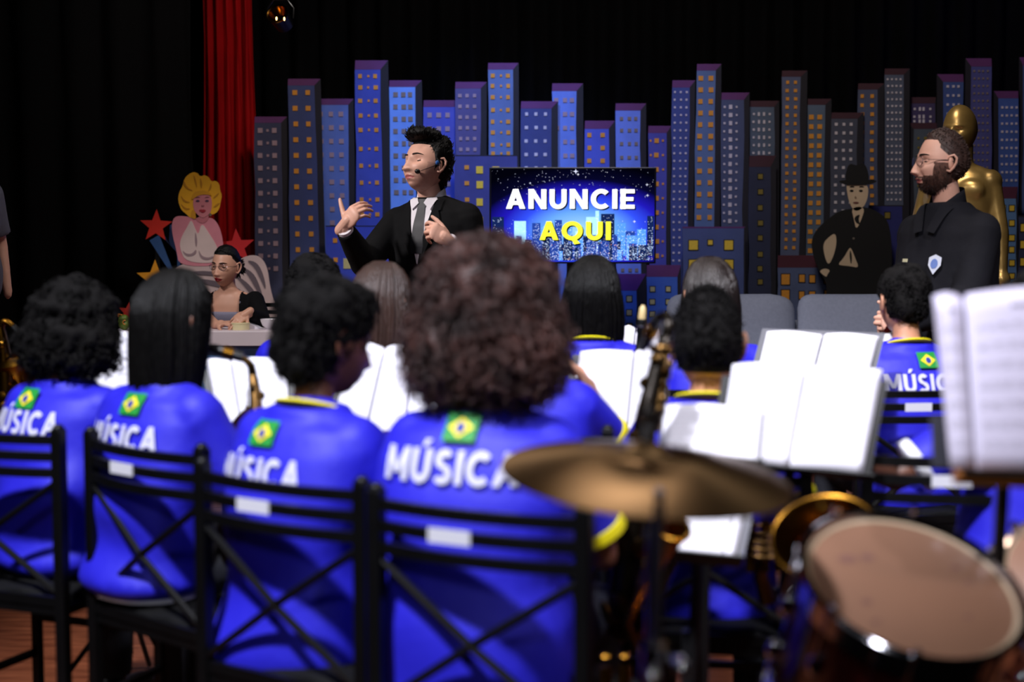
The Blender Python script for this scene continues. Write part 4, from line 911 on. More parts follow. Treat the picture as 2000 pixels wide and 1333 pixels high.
# ================================================================== the cast
def torso_bvh(J, wd, infl, low=-.10, belly=0.):
    mb = MB(); mb.loft(torso_rings(J, wd, infl, low, belly=belly), 36); v, f, n = rm(mb, .010, 5); return v, f, bvh(v, f)
BAND = 'musicians in blue jerseys'
def musician(label, x, y, yaw, k=.86, wd=.92, lean=.05, tilt=0., hy=0., hp=-6., hr=0., hs=1., skin=skin_brown, male=True, word=None, flag=None, hemw=False, sl=.80, elbows=None, wrists=None, hair=None, collar=True, detail=False, seed=1, low=-.10, hands=True, ws=.057, wwid=.25, zs=24., headfwd=.05, scalp=hair_curl, pre=None, bandm=None):
    t = thing('person', (x, y, 0), label, 'person', BAND, R(yaw))
    J = seated(k, lean, headfwd, elbows, wrists, tilt=tilt)
    HM = head_matrix(J, R(hy), R(hp), R(hr), hs)
    hd_ = []
    if hands:
        for n, s in (('L', -1), ('R', 1)):
            d = (J['wr' + n] - J['el' + n]).normalized(); hd_.append(hand_mesh(J['wr' + n] + d * .01, d, (-s * .9, -.1, -.3) if True else (0, 0, -1), -s if False else s, (.5, .6, .4), size=.92, voxel=.005))
    body(t, J, HM, skin, wd, k, hd_, voxel=.012, hd=(64, 48) if not detail else (96, 72), male=male, scalp=scalp)
    if hair: hair(t, HM)
    infl = .020
    shirt(t, J, jersey_blue, wd, infl, low, sl, .072 * k / .86, .062 * k / .86, seed=seed, amp=.008, zs=zs, voxel=.009)
    v, f, tb = torso_bvh(J, wd, infl, low)
    sleeve_bands(t, J, bandm or jersey_yellow, sl, .062 * k / .86)
    if collar: neck_collar(t, J, jersey_yellow, .062, .030, .004)
    trousers(t, J, denim_dark, wd, k)
    if hemw:
        mb = MB(); r0 = torso_rings(J, wd, infl + .002, low); c, rx, ry, _ = r0[0]; mb.loft([(c + Vector((0, 0, -.022)), rx + .002, ry + .004, 0), (c + Vector((0, 0, .018)), rx + .006, ry + .006, 0)], 32); obj('hem_lining', mb, jersey_white, t)
    if word is not None:   # (offset along the back, height)
        q, W = text_quads('MÚSICA', ws, .25, .13, wwid); mb = MB()
        q = [[(p[0] - W / 2 + word[0], p[1] + word[1]) for p in k_] for k_ in q]
        drape(mb, q, tb, (0, 0, 0), (1, 0, 0), (0, 0, 1), .009, .009); obj('printed_lettering', mb, print_white, t, fixn=True, label='white printed word on the back', kind='stuff')
    if flag is not None:
        fx, fz = flag; mb = MB(); drape(mb, [rect(fx - .033, fz - .024, fx + .033, fz + .024)], tb, (0, 0, 0), (1, 0, 0), (0, 0, 1), .009); fo = obj('flag_patch', mb, flag_green, t, fixn=True, label='green patch with a yellow diamond and blue disc')
        mb = MB(); drape(mb, [[(fx - .026, fz), (fx, fz - .018), (fx + .026, fz), (fx, fz + .018)]], tb, (0, 0, 0), (1, 0, 0), (0, 0, 1), .011); obj('diamond', mb, flag_yellow, fo, fixn=True)
        mb = MB(); drape(mb, arc(fx, fz, .0095, .0095, 0, 360, .0093, 12), tb, (0, 0, 0), (1, 0, 0), (0, 0, 1), .013); obj('disc', mb, flag_blue, fo, fixn=True)
    return t, J, HM
def afro(vols, m, count, length=.04, r=.003, amp=.009, seed=3, out=.6, lump=.006, clip=None, voxel=.009):
    return lambda t, HM: curly_hair(t, HM, vols, m, count, length, r, amp, voxel, seed, clip, out, lump)
def longh(m, **kw): return lambda t, HM: long_hair(t, HM, m, **kw)

musician('musician with dark curly bob hair in blue jersey at the end of the row', -1.19, 3.64, 27, k=.825, wd=.90, hp=-8, word=(-.035, .862), flag=(-.035, .948), seed=11, male=False, collar=False, low=-.03,
         hair=afro([((0, -.012, .02), (.108, .118, .112)), ((-.03, -.03, -.045), (.105, .10, .085)), ((.035, -.03, -.045), (.105, .10, .08)), ((.085, -.02, -.075), (.06, .07, .035)), ((-.07, -.03, -.085), (.055, .07, .05))], hair_curl, 1500, .05, .0024, .010, 5, .45, .010))
musician('musician with long straight black hair in blue jersey with white hem showing', -.885, 3.40, 36, k=.86, wd=.88, hp=-4, word=(-.010, .860), flag=(.01, .965), seed=12, male=False, collar=False, hemw=True, low=-.02,
         hair=longh(hair_black, length=.25, width=.086, strands=340, seed=4, part_y=.015))
musician('musician with short black curls and yellow collar in blue jersey', -.455, 2.96, 31, k=.845, wd=.94, hy=22, hp=-10, word=(-.045, .850), flag=(-.040, .955), seed=13, zs=14., low=-.14, headfwd=.07, lean=.045,
         hair=afro([((0, -.022, .045), (.092, .106, .095)), ((0, -.045, -.01), (.080, .075, .075)), ((0, .035, .085), (.070, .06, .045)), ((.01, -.065, -.06), (.058, .04, .035))], hair_curl, 1700, .030, .0024, .009, 6, .6, .009))
musician('musician with big round brown afro hair in blue jersey, largest in view', -.075, 2.70, 20, k=.905, wd=1.10, hp=-6, hr=-2, tilt=.0, word=(-.015, .905), flag=(-.005, 1.005), wwid=.275, ws=.060, seed=14, zs=16., low=-.14, collar=False, male=False, lean=.05,
         hair=afro([((0, -.02, .06), (.128, .13, .125)), ((-.02, -.03, -.03), (.138, .125, .12)), ((.025, -.03, -.03), (.132, .125, .12)), ((-.045, -.045, -.075), (.085, .08, .055)), ((.04, -.045, -.075), (.09, .08, .055))], hair_auburn, 6000, .060, .0022, .012, 7, .55, .016))
musician('boy musician with cropped black hair and yellow collar behind the cymbal', .455, 3.30, 8, k=.80, wd=.88, hp=0, skin=skin_tan, seed=15, headfwd=.03, hs=1.02,
         hair=lambda t, HM: cap_hair(t, HM, hair_curl, .010, .074, .0, tuft=900, tl=.012), elbows=((-.22, .06, .70), (.22, .06, .70)), wrists=((-.1, .27, .74), (.1, .27, .74)))
musician('musician with glossy black waist-length hair, under the screen', .252, 4.5, 5, k=.88, wd=.84, hp=0, skin=skin_tan, male=False, collar=True, seed=16,
         hair=longh(hair_black, length=.235, width=.088, strands=340, seed=8, flare=.014))
musician('musician with long dark brown hair in front of the sofa', .665, 4.62, -5, k=.87, wd=.84, hp=0, skin=skin_tan, male=False, seed=17,
         hair=longh(hair_darkbrown, length=.25, width=.088, strands=340, seed=9, flare=.010))
musician('musician with short dark curls beside the white desk', -.70, 4.8, 15, k=.88, wd=.9, hp=-2, skin=skin_brown, seed=18, tilt=-.0,
         hair=afro([((0, -.02, .045), (.094, .108, .098)), ((0, -.045, -.01), (.082, .075, .075))], hair_curl, 1000, .022, .0026, .006, 16, .45))
musician('musician with straight light-streaked brown hair below the presenter', -.435, 4.2, 25, k=.86, wd=.84, hp=-8, skin=skin_tan, male=False, seed=19, scalp=hair_brown,
         hair=longh(hair_brown, length=.22, width=.088, strands=340, seed=10, part_y=.01))
musician('musician half hidden behind the afro hair, hand out to a score', .03, 3.62, 5, k=.85, wd=.92, hp=-8, skin=skin_tan, male=False, seed=20, elbows=((-.24, .12, .76), (.23, .16, .80)), wrists=((-.1, .3, .86), (.16, .36, .92)),
         hair=longh(hair_brown, length=.16, width=.082, strands=200, seed=12))
musician('boy musician with curly dark hair and yellow collar beside the guest', 1.315, 4.62, -10, k=.85, wd=.92, hp=-2, hs=.95, skin=skin_tan, seed=21, word=(.0, .86), flag=(.02, .96), zs=26., wwid=.26,
         hair=afro([((0, -.014, .05), (.086, .10, .085)), ((0, -.045, .0), (.076, .070, .070))], hair_curl, 1300, .022, .0024, .007, 26, .5))
musician('musician in blue jersey mostly hidden behind the near sheet music', 1.17, 3.12, -8, k=.86, wd=1.02, hp=-4, skin=skin_brown, seed=22, hemw=True, zs=20., tilt=.03, bandm=jersey_white, elbows=((-.30, .08, .82), (.25, .1, .78)), wrists=((-.42, .27, .86), (.1, .3, .85)),
         hair=afro([((0, -.014, .05), (.086, .10, .085)), ((0, -.045, .0), (.076, .070, .070))], hair_curl, 500, .022, .0024, .007, 36, .5))

# ---------------------------------------------------------------- presenter
def presenter():
    yaw = R(204); t = thing('person', P(846, 500, 6.32) * Vector((1, 1, 0)), 'man in black suit, white shirt and dark tie speaking into a headset microphone', 'person', yaw=yaw)
    inv = tmat(t).inverted(); Q = lambda px, py, D: inv @ P(px, py, D)
    dirl = lambda v: (inv.to_3x3() @ Vector(v))
    J = standing(1.02); J['head'] = Q(831, 324, 6.27); J['elR'] = Q(712, 512, 6.22); J['wrR'] = Q(672, 446, 6.05); J['elL'] = Q(928, 520, 6.22); J['wrL'] = Q(876, 470, 6.02)
    J['shR'] = J['shc'] + Vector((.185, .01, -.02)); J['shL'] = J['shc'] + Vector((-.185, .0, -.005))
    HM = head_matrix(J, R(19), R(13), R(4), 1.03) @ Matrix.Diagonal((1.08, 1.03, 1.02, 1))
    hR = hand_mesh(J['wrR'] + dirl((.0, 0, .012)), dirl((.45, -.25, .50)), dirl((.55, .8, -.10)), 1, spread=.02, thumb=(.35, 1.0, .0), thumb_curl=.05, tl=.85, curls=[(.75, .55, .3), (.8, .6, .3), (.85, .6, .3), (.9, .6, .3)], voxel=.003, size=1.0)
    hL = hand_mesh(J['wrL'], dirl((-.72, -.25, .50)), dirl((-.25, .85, -.35)), -1, spread=.03, thumb=(.7, .55, .35), thumb_curl=.35, curls=[(.75, .8, .3), (1.15, 1.0, .4), (1.25, 1.1, .4), (1.3, 1.1, .4)], voxel=.003, size=1.0)
    body(t, J, HM, skin_light, 1.0, 1.0, (hR, hL), voxel=.010, hd=(128, 104), male=True, scalp=hair_black, lips=.8, nose=1.1, beard=mat('shaved_skin', (198, 150, 132), .55, var=.08, vs=60))
    eyes(t, HM, closed=True, skinm=skin_light, lash=.0024)
    # swept-up quiff
    mb = MB(); E = lambda c, r, rx=0: mb.ell(HM @ Vector(c), r, HM.to_3x3() @ Matrix.Rotation(R(rx), 3, 'X'), 20, 14)
    E((0, -.030, .050), (.083, .092, .094)); E((0, -.065, .0), (.076, .055, .075)); E((0, -.075, -.045), (.052, .034, .040))
    E((.0, .058, .116), (.056, .046, .032), 14); E((-.005, .080, .116), (.044, .030, .025), 20); E((0, .01, .120), (.066, .07, .038)); E((0, -.05, .098), (.070, .06, .05))
    E((0, -.098, .035), (.055, .032, .06)); E((0, -.09, -.005), (.05, .03, .05))
    for s in (-1, 1): E((s * .071, -.005, .030), (.010, .028, .045)); E((s * .0735, .012, .0), (.005, .009, .026))
    v, f, nr = rm(mb, .005, 4); rs = np.random.RandomState(4)
    gm = MB(); rg = random.Random(5)
    for _ in range(520):
        i = rg.randrange(len(v)); p = Vector(v[i]); n_ = Vector(nr[i]); hl = HM.inverted() @ p
        sweep = HM.to_3x3() @ (Vector((rg.gauss(0, .2), -.6, .75)) if hl.y < .04 else Vector((rg.gauss(0, .25), .25, .55)))
        if hl.z < .03: sweep = HM.to_3x3() @ Vector((0, -.5, -.6))
        sweep = (sweep - n_ * sweep.dot(n_)).normalized(); L_ = rg.uniform(.014, .030)
        gm.tube([p - n_ * .002, p + sweep * L_ * .5 + n_ * .003, p + sweep * L_ + n_ * rg.uniform(.001, .006)], [.0022, .0020, .0006], 4)
    n0 = len(v); npobj('hair', np.concatenate([v, np.array(gm.v)]), list(f) + [tuple(i + n0 for i in q) for q in gm.f], hair_black, t)
    # jacket
    shirt(t, J, suit_black, 1.06, .026, -.17, 1, .075, .062, seed=31, amp=.006, voxel=.008, long=True, name='jacket', cuff=.044, zs=10)
    v, f, tb = torso_bvh(J, 1.06, .026, -.17)
    U, V = (-1, 0, 0), (0, 0, 1); zt = J['neck'].z + .02; zb = 1.235
    mb = MB(); drape(mb, [[(-.002, zb), (.002, zb), (.062, zt - .02), (-.062, zt - .02)]], tb, (0, 0, 0), U, V, .007); obj('dress_shirt', mb, shirt_white, t, fixn=True)
    mb = MB(); drape(mb, [[(-.026, zb + .045), (.026, zb + .045), (.033, zb + .075), (-.030, zb + .075)], [(-.030, zb + .075), (.033, zb + .075), (.018, zt - .065), (-.018, zt - .065)], [(-.018, zt - .065), (.018, zt - .065), (.024, zt - .028), (-.024, zt - .028)]], tb, (0, 0, 0), U, V, .013)
    vv = mb.v; obj('tie', mb, tie_gray, t, fixn=True); 
    for s in (-1, 1):
        mb = MB(); drape(mb, [[(s * .004, zb - .01), (s * .030, zb + .03), (s * .098, zt - .13), (s * .050, zt - .09)], [(s * .050, zt - .09), (s * .098, zt - .13), (s * .085, zt - .085), (s * .058, zt - .05)], [(s * .055, zt - .09), (s * .090, zt - .075), (s * .085, zt + .0), (s * .058, zt + .0)]], tb, (0, 0, 0), U, V, .012)
        obj('lapel', mb, suit_black, t, fixn=True)
        mb = MB(); drape(mb, [[(s * .012, zt - .045), (s * .045, zt - .075), (s * .070, zt - .02), (s * .040, zt + .01)]], tb, (0, 0, 0), U, V, .017); obj('shirt_collar_flap', mb, shirt_white, t, fixn=True)
        n = 'R' if s > 0 else 'L'; d = (J['wr' + n] - J['el' + n]).normalized(); e = J['wr' + n] - d * .012
        mb = MB(); mb.tube([e - d * .03, e + d * .008], [.037, .034], 18); obj('shirt_cuff', mb, shirt_white, t)
    stand_collar(t, J, shirt_white, .070, .060, .050, -.014)
    for z in (zb - .02, zb - .13):
        mb = MB(); drape(mb, arc(0.006, z, .009, .009, 0, 360, .0088, 12), tb, (0, 0, 0), U, V, .012); obj('button', mb, plastic_black, t, fixn=True)
    trousers(t, J, suit_black, 1.0, 1.02)
    # headset
    g = thing('headset_microphone', t.location, 'black headset microphone on the presenter cheek', 'microphone', yaw=yaw)
    mb = MB(); pts = [(-.080, -.005, .015), (-.082, .01, -.006), (-.070, .045, -.028), (-.056, .075, -.048)]; mb.tube([HM @ Vector(p) for p in pts], .0014, 6); obj('boom', mb, plastic_black, g)
    mb = MB(); mb.ell(HM @ Vector((-.050, .087, -.053)), (.0105, .013, .0105), HM.to_3x3(), 14, 10); obj('foam_tip', mb, plastic_black, g)
    mb = MB(); mb.ell(HM @ Vector((-.082, .014, .000)), (.006, .010, .010), HM.to_3x3(), 12, 8); obj('clip', mb, mat('clip_blue', (40, 90, 160), .3), g)
presenter()
# ---------------------------------------------------------------- guest
guest_cloth = mat('guest_cloth', (24, 24, 30), .85, var=.15, vs=12, bump=.35, bs=14, spec=.2)
def guest():
    yaw = R(236); t = thing('person', P(1852, 500, 5.65) * Vector((1, 1, 0)), 'bearded man in black long-sleeved shirt and glasses smiling in profile', 'person', yaw=yaw)
    inv = tmat(t).inverted(); Q = lambda px, py, D: inv @ P(px, py, D); dirl = lambda v: (inv.to_3x3() @ Vector(v))
    J = standing(.995); J['head'] = Q(1838, 319, 5.62); J['elL'] = Q(1890, 590, 5.42); J['wrL'] = Q(1768, 634, 5.30); J['elR'] = Q(1790, 560, 5.85); J['wrR'] = Q(1752, 640, 5.45)
    J['shL'] = J['shc'] + Vector((-.175, .0, -.03)); J['shR'] = J['shc'] + Vector((.185, .0, -.03))
    HM = head_matrix(J, R(31), R(3), R(0), 1.02) @ Matrix.Diagonal((1.06, 1.0, 1.02, 1))
    hL = hand_mesh(J['wrL'], dirl((-.9, -.1, .15)), dirl((-.1, .95, -.1)), -1, spread=.02, thumb=(.6, .6, .4), thumb_curl=.5, curls=[(1.1, 1.0, .5)] * 4, voxel=.003)
    hR = hand_mesh(J['wrR'], dirl((-.7, -.3, .1)), dirl((.2, -.9, -.1)), 1, curls=[(1.0, 1.0, .5)] * 4, voxel=.004)
    body(t, J, HM, skin_light, 1.08, 1.02, (hL, hR), voxel=.010, hd=(128, 104), male=True, scalp=hair_brown, beard=mat('beard_base', (96, 64, 52), .8, var=.3, vs=90), smile=1., hairline=.085, nose=1.05)
    eyes(t, HM, skinm=skin_light)
    cap_hair(t, HM, mat('hair_guest', (62, 42, 36), .6, var=.3, vs=60), .004, .082, .004, top=.002, tuft=900, tl=.006, n=96, mm=76)
    # beard volume
    bm_ = MB(); hv, hf = head_grid(96, 76, smile=1.); cen = hv; rg = random.Random(3); nn = hv / np.linalg.norm(hv, axis=1)[:, None]
    ok = [i for i in range(len(hv)) if hv[i, 1] > -.012 and hv[i, 2] < -.010 and (hv[i, 2] < -.082 or abs(hv[i, 0]) > .046 - .02 * (hv[i, 2] < -.06) or (-.062 < hv[i, 2] < -.053 and hv[i, 1] > .06)) and not (hv[i, 2] > -.045 and hv[i, 1] > .05)]
    for _ in range(1500):
        i = rg.choice(ok); p = Vector(hv[i]); n_ = Vector(nn[i]); e = p + (n_ * .5 + Vector((rg.gauss(0, .2), .0, -.8))).normalized() * rg.uniform(.006, .012)
        bm_.tube([HM @ (p - n_ * .001), HM @ e], [.0014, .0005], 3)
    obj('beard', bm_, beard_mat, t, fixn=True, kind='stuff')
    glasses(HM, 'thin-rimmed glasses on the bearded man', t.location, yaw, y=.101)
    shirt(t, J, guest_cloth, 1.12, .022, -.16, 1, .078, .070, seed=41, amp=.009, voxel=.009, long=True, cuff=.046, zs=12, belly=.05)
    v, f, tb = torso_bvh(J, 1.12, .026, -.16, belly=.05)
    U, V = (-1, 0, 0), (0, 0, 1); zt = J['neck'].z
    for s in (-1, 1):
        mb = MB(); drape(mb, [[(s * .010, zt - .11), (s * .05, zt - .12), (s * .085, zt - .02), (s * .045, zt + .02)]], tb, (0, 0, 0), U, V, .013); obj('collar_flap', mb, guest_cloth, t, fixn=True)
    stand_collar(t, J, guest_cloth, .074, .064, .055, -.012, .6)
    bd = MB(); bx, bz = .075, 1.245
    drape(bd, [[(bx - .026, bz), (bx, bz - .036), (bx + .026, bz), (bx + .026, bz + .030)], [(bx - .026, bz), (bx + .026, bz + .030), (bx, bz + .042), (bx - .026, bz + .030)]], tb, (0, 0, 0), U, V, .014)
    b_ = obj('badge', bd, mat('badge_white', (215, 220, 235), .5), t, fixn=True, label='white and blue shield badge on the chest')
    mb = MB(); drape(mb, arc(bx, bz + .006, .015, .019, 0, 360, .0148, 14), tb, (0, 0, 0), U, V, .016); obj('badge_centre', mb, mat('badge_blue', (110, 135, 200), .5), b_, fixn=True)
    mb = MB(); drape(mb, [rect(-.085, 1.255, -.055, 1.268)], tb, (0, 0, 0), U, V, .014); obj('pocket_tab', mb, mat('tab_cream', (200, 195, 160), .6), t, fixn=True)
    trousers(t, J, denim_dark, 1.08, 1.05)
    # what he holds
    b0 = P(1752, 622, 5.26); m_ = thing('microphone', b0, 'handheld black and dark red microphone in the bearded man hand', 'microphone')
    Mx = Matrix.Rotation(R(28), 4, 'Y') @ Matrix.Rotation(R(20), 4, 'X')
    mb = MB(); mb.lathe([(.010, -.16), (.014, -.15), (.017, -.02), (.019, .0), (.021, .015)], 20, Mx); obj('barrel', mb, mat('dark_red_metal', (70, 14, 14), .25, metal=.6), m_)
    mb = MB(); mb.lathe([(.021, .012), (.026, .03), (.027, .045), (.020, .066), (.006, .075)], 20, Mx); obj('grille', mb, plastic_black, m_)
    c0 = P(1766, 650, 5.24); c_ = thing('cue_card', c0, 'black folder with a white strip held by the bearded man', 'folder')
    mb = MB(); Rt = Matrix.Rotation(R(-16), 3, 'Y'); mb.box((0, 0, -.015), (.13, .02, .06), Rt); obj('folder_cover', mb, plastic_black, c_, bevel=.003)
    mb = MB(); mb.box((.008, -.012, .002), (.085, .006, .016), Rt); obj('white_strip', mb, shirt_white, c_)
guest()
# ---------------------------------------------------------------- woman at the desk
def desk_woman():
    yaw = R(186); t = thing('person', P(452, 560, 8.42) * Vector((1, 1, 0)), 'woman in glasses, grey top and black cardigan seated behind the white desk', 'person', yaw=yaw)
    inv = tmat(t).inverted(); Q = lambda px, py, D: inv @ P(px, py, D); dirl = lambda v: (inv.to_3x3() @ Vector(v))
    J = seated(.88, .05, .03, seat=.52); J['head'] = Q(441, 521, 8.33)
    dz = J['head'].z - .70 * .88 - J['pel'].z
    for k_ in ('waist', 'chest', 'shc', 'neck', 'shL', 'shR'): J[k_] = J[k_] + Vector((0, 0, dz * (.5 if k_ == 'waist' else 1)))
    J['elR'] = Q(402, 618, 8.2); J['wrR'] = Q(425, 634, 8.02); J['elL'] = Q(512, 625, 8.2); J['wrL'] = Q(482, 612, 8.0)
    J['neck'].z += .01; J['shc'].z += .012
    for k_ in ('shL', 'shR'): J[k_] = J[k_] + Vector((.012 if k_[-1] == 'R' else -.012, 0, .01))
    HM = head_matrix(J, R(15), R(-2), R(-3), 1.0)
    hR = hand_mesh(J['wrR'], dirl((.75, -.35, .12)), dirl((.1, .2, -.95)), -1, curls=[(.35, .5, .3)] * 4, voxel=.0035, size=.9, spread=.05)
    hL = hand_mesh(J['wrL'], dirl((-.55, -.5, -.42)), dirl((-.2, .55, -.7)), 1, curls=[(.3, .6, .3), (.15, .3, .3), (.35, .6, .3), (.5, .7, .3)], voxel=.0035, size=.9, spread=.08)
    body(t, J, HM, skin_light if False else mat('skin_olive', (212, 160, 136), .45, var=.05, vs=14), .86, .86, (hR, hL), voxel=.009, hd=(112, 90), male=False, scalp=hair_black, lipm=lip_red, lips=1.5, nose=.85, hairline=.072)
    eyes(t, HM, skinm=mat('skin_olive', (212, 160, 136)), lash=.0022)
    cap_hair(t, HM, hair_black, .008, .070, .000, n=96, mm=76)
    mb = MB(); mb.ell(HM @ Vector((-.0, -.112, -.012)), (.045, .034, .045), HM.to_3x3(), 16, 12)
    rg = random.Random(2)
    for _ in range(140):
        u = Vector((rg.gauss(0, 1), rg.gauss(0, 1), rg.gauss(0, 1))).normalized(); p = Vector((0, -.115, -.012)) + Vector((u.x * .042, u.y * .032, u.z * .042)); e = p + (u + Vector((0, 0, -.6))).normalized() * rg.uniform(.015, .032)
        mb.tube([HM @ (p - u * .006), HM @ ((p + e) / 2 + u * .004), HM @ e], [.004, .0032, .0008], 4)
    obj('hair_bun', mb, hair_black, t)
    glasses(HM, 'clear round glasses on the woman at the desk', t.location, yaw, y=.093)
    mb = MB(); rr = torso_rings(J, .86, .006, -.08); mb.loft(rr[:6] + [(J['chest'] + Vector((0, .0, .035)), .150, .104, 0)], 28); v, f, nr = rm(mb, .009, 3); npobj('top', folds(v, nr, .002, 3, 20), f, gray_knit, t)
    for s in (-1, 1):
        mb = MB(); a = J['chest'] + Vector((s * .095, .092, .03)); b = J['shc'] + Vector((s * .085, .02, .035)); mb.tube([a, (a + b) / 2 + Vector((0, .03, .005)), b], .003, 6); obj('strap', mb, gray_knit, t)
    mb = MB(); mb.loft(torso_rings(J, .90, .016, -.12), 28)
    for n in 'LR':
        a, b, w_ = J['sh' + n], J['el' + n], J['wr' + n]; mb.ell(a, .058); mb.tube([a, b], [.056, .048], 16); mb.ell(b, .05); mb.tube([b, b + (w_ - b) * .85], [.048, .036], 16)
    v, f, nr = rm(mb, .009, 4); f2 = []
    for q in f:
        c = v[list(q)].mean(0); half = .088 + .02 * (c[2] < J['chest'].z)
        if c[1] > J['shc'].y + .0 and abs(c[0] - J['shc'].x) < half and c[2] > J['pel'].z: continue
        if np.hypot(c[0] - J['neck'].x, c[1] - J['neck'].y) < .088 and c[2] > J['shc'].z - .0: continue
        f2.append(q)
    npobj('cardigan', folds(v, nr, .004, 6, 18), f2, black_cloth, t)
    trousers(t, J, denim_dark, .86, .86)
desk_woman()
# ---------------------------------------------------------------- operator at the edge
def operator():
    b_ = P(-72, 500, 7.0) * Vector((1, 1, 0)); r_ = thing('riser', b_, 'low black riser under the person at the stage edge', 'riser'); mb = MB(); mb.box((0, 0, .105), (.8, .8, .19)); mb.box((0, 0, .20), (.84, .84, .02)); obj('riser_box', mb, plastic_black, r_, smooth=False)
    t = thing('person', b_ + Vector((0, 0, .21)), 'person in a grey top in the dark at the edge of the stage', 'person', yaw=R(120))
    J = standing(.98); HM = head_matrix(J, R(0), R(-5), 0, 1.0); body(t, J, HM, skin_light, 1, 1, (), voxel=.014, hd=(56, 44)); cap_hair(t, HM, hair_black, .012, n=56, mm=44)
    shirt(t, J, mat('gray_cotton', (90, 92, 108), .8), 1.02, .02, -.12, .8, .075, .066, voxel=.012); trousers(t, J, denim_dark)
operator()
# ---------------------------------------------------------------- gilt figure
def statue():
    gold = mat('gilt_paint', (158, 132, 78), .34, metal=.65, var=.35, vs=5, bump=.06, bs=18)
    b0 = P(1872, 500, 7.35) * Vector((1, 1, 0)); yaw = R(212); t = thing('statue', b0, 'tall gilded statue of a bald standing figure behind the bearded man', 'statue', yaw=yaw)
    J = standing(.985)
    for k_ in J: J[k_] = J[k_] + Vector((0, 0, .26))
    for n, s in (('L', -1), ('R', 1)): J['ank' + n].x = s * .09; J['sh' + n].x *= .86; J['el' + n] = J['sh' + n] + Vector((s * .02, .02, -.27)); J['el' + n].x = J['sh' + n].x + s * .06; J['wr' + n] = J['el' + n] + Vector((s * .02, .03, -.24))
    HM = head_matrix(J, R(10), R(-4), 0, 1.08)
    def ex(mb):
        for s in (-1, 1): mb.ell(J['chest'] + Vector((s * .075, .085, .045)), (.075, .035, .055)); mb.ell(J['wr' + ('L' if s < 0 else 'R')], .045)
    body(t, J, HM, gold, 1.12, 1.15, (), voxel=.010, hd=(96, 80), extra=ex, lipm=gold, ears=False, name='figure', nose=1.2)
    mb = MB(); mb.lathe([(.24, 0), (.24, .05), (.20, .07), (.19, .20), (.20, .24), (.20, .29)], 40); obj('pedestal', mb, plastic_black, t)
statue()
# ================================================================== chairs, stands, instruments
frame_black = mat('frame_black', (6, 6, 7), .42, var=.2, vs=20, spec=.3)
seat_black = mat('seat_black', (8, 8, 9), .8, spec=.2, bump=.2, bs=50)
brass = mat('brass', (150, 104, 34), .25, metal=1, var=.15, vs=12)
old_brass = mat('old_brass', (84, 62, 34), .3, metal=1, var=.35, vs=18)
chrome = mat('chrome', (205, 205, 212), .12, metal=1)
paper_tag = mat('tag_white', (214, 214, 224), .7)
def make_chair(label, w=.42):
    t = thing('chair', (0, 0, 0), label, 'chair', 'black metal band chairs'); h = .90; hw = w / 2
    # local: the back of the chair at y=0, the seat ahead of it (+y)
    for s in (-1, 1):
        mb = MB(); mb.box((s * hw, .0, h / 2), (.029, .029, h)); obj('rear_post', mb, frame_black, t, smooth=False, bevel=.004)
        mb = MB(); mb.ell((s * hw, 0, h), (.015, .015, .012), None, 10, 6); obj('post_cap', mb, frame_black, t)
        mb = MB(); mb.box((s * (hw - .005), .39, .225), (.024, .024, .45)); obj('leg', mb, frame_black, t, smooth=False, bevel=.003)
        mb = MB(); mb.box((s * (hw - .003), .20, .20), (.018, .38, .018)); obj('side_stretcher', mb, frame_black, t, smooth=False)
    for z in (.872, .832, .792):
        mb = MB(); pts = [(x, -.030 * (1 - (x / hw) ** 2), z) for x in [hw * (-1 + 2 * i / 8) for i in range(9)]]
        for i in range(8):
            a, b = Vector(pts[i]), Vector(pts[i + 1]); mb.add([a + Vector((0, y, q)) for y in (-.007, .007) for q in (-.011, .011)] + [b + Vector((0, y, q)) for y in (-.007, .007) for q in (-.011, .011)], [(0, 1, 5, 4), (2, 6, 7, 3), (0, 4, 6, 2), (1, 3, 7, 5)])
        obj('back_rail', mb, frame_black, t)
    z0, z1 = .49, .775
    for s in (-1, 1): mb = MB(); mb.tube([(-s * hw, 0, z0), (0, -.012, (z0 + z1) / 2 + .004 * s), (s * hw, 0, z1)], .0085, 8); obj('cross_brace', mb, frame_black, t)
    mb = MB(); mb.box((0, 0, .475), (w, .016, .024)); obj('lower_rail', mb, frame_black, t, smooth=False)
    for y, z in ((0, .22), (.39, .30)): mb = MB(); mb.box((0, y, z), (w, .016, .018)); obj('cross_stretcher', mb, frame_black, t, smooth=False)
    mb = MB(); mb.box((0, .20, .452), (w + .01, .41, .022)); obj('seat_frame', mb, frame_black, t, smooth=False)
    s_ = cushion(t, 'seat', (0, .20, .475), (w, .40, .05), seat_black, None, 5)
    mb = MB(); mb.box((-.035, -.038, .833), (.085, .003, .026)); obj('tag', mb, paper_tag, t, smooth=False, label='white paper tag on the middle rail')
    return t
def copy_tree(o, parent=None):
    c = o.copy(); COL.objects.link(c)
    if parent: c.parent = parent
    for ch in [q for q in bpy.data.objects if q.parent == o]: copy_tree(ch, c)
    return c
chair0 = make_chair('x')
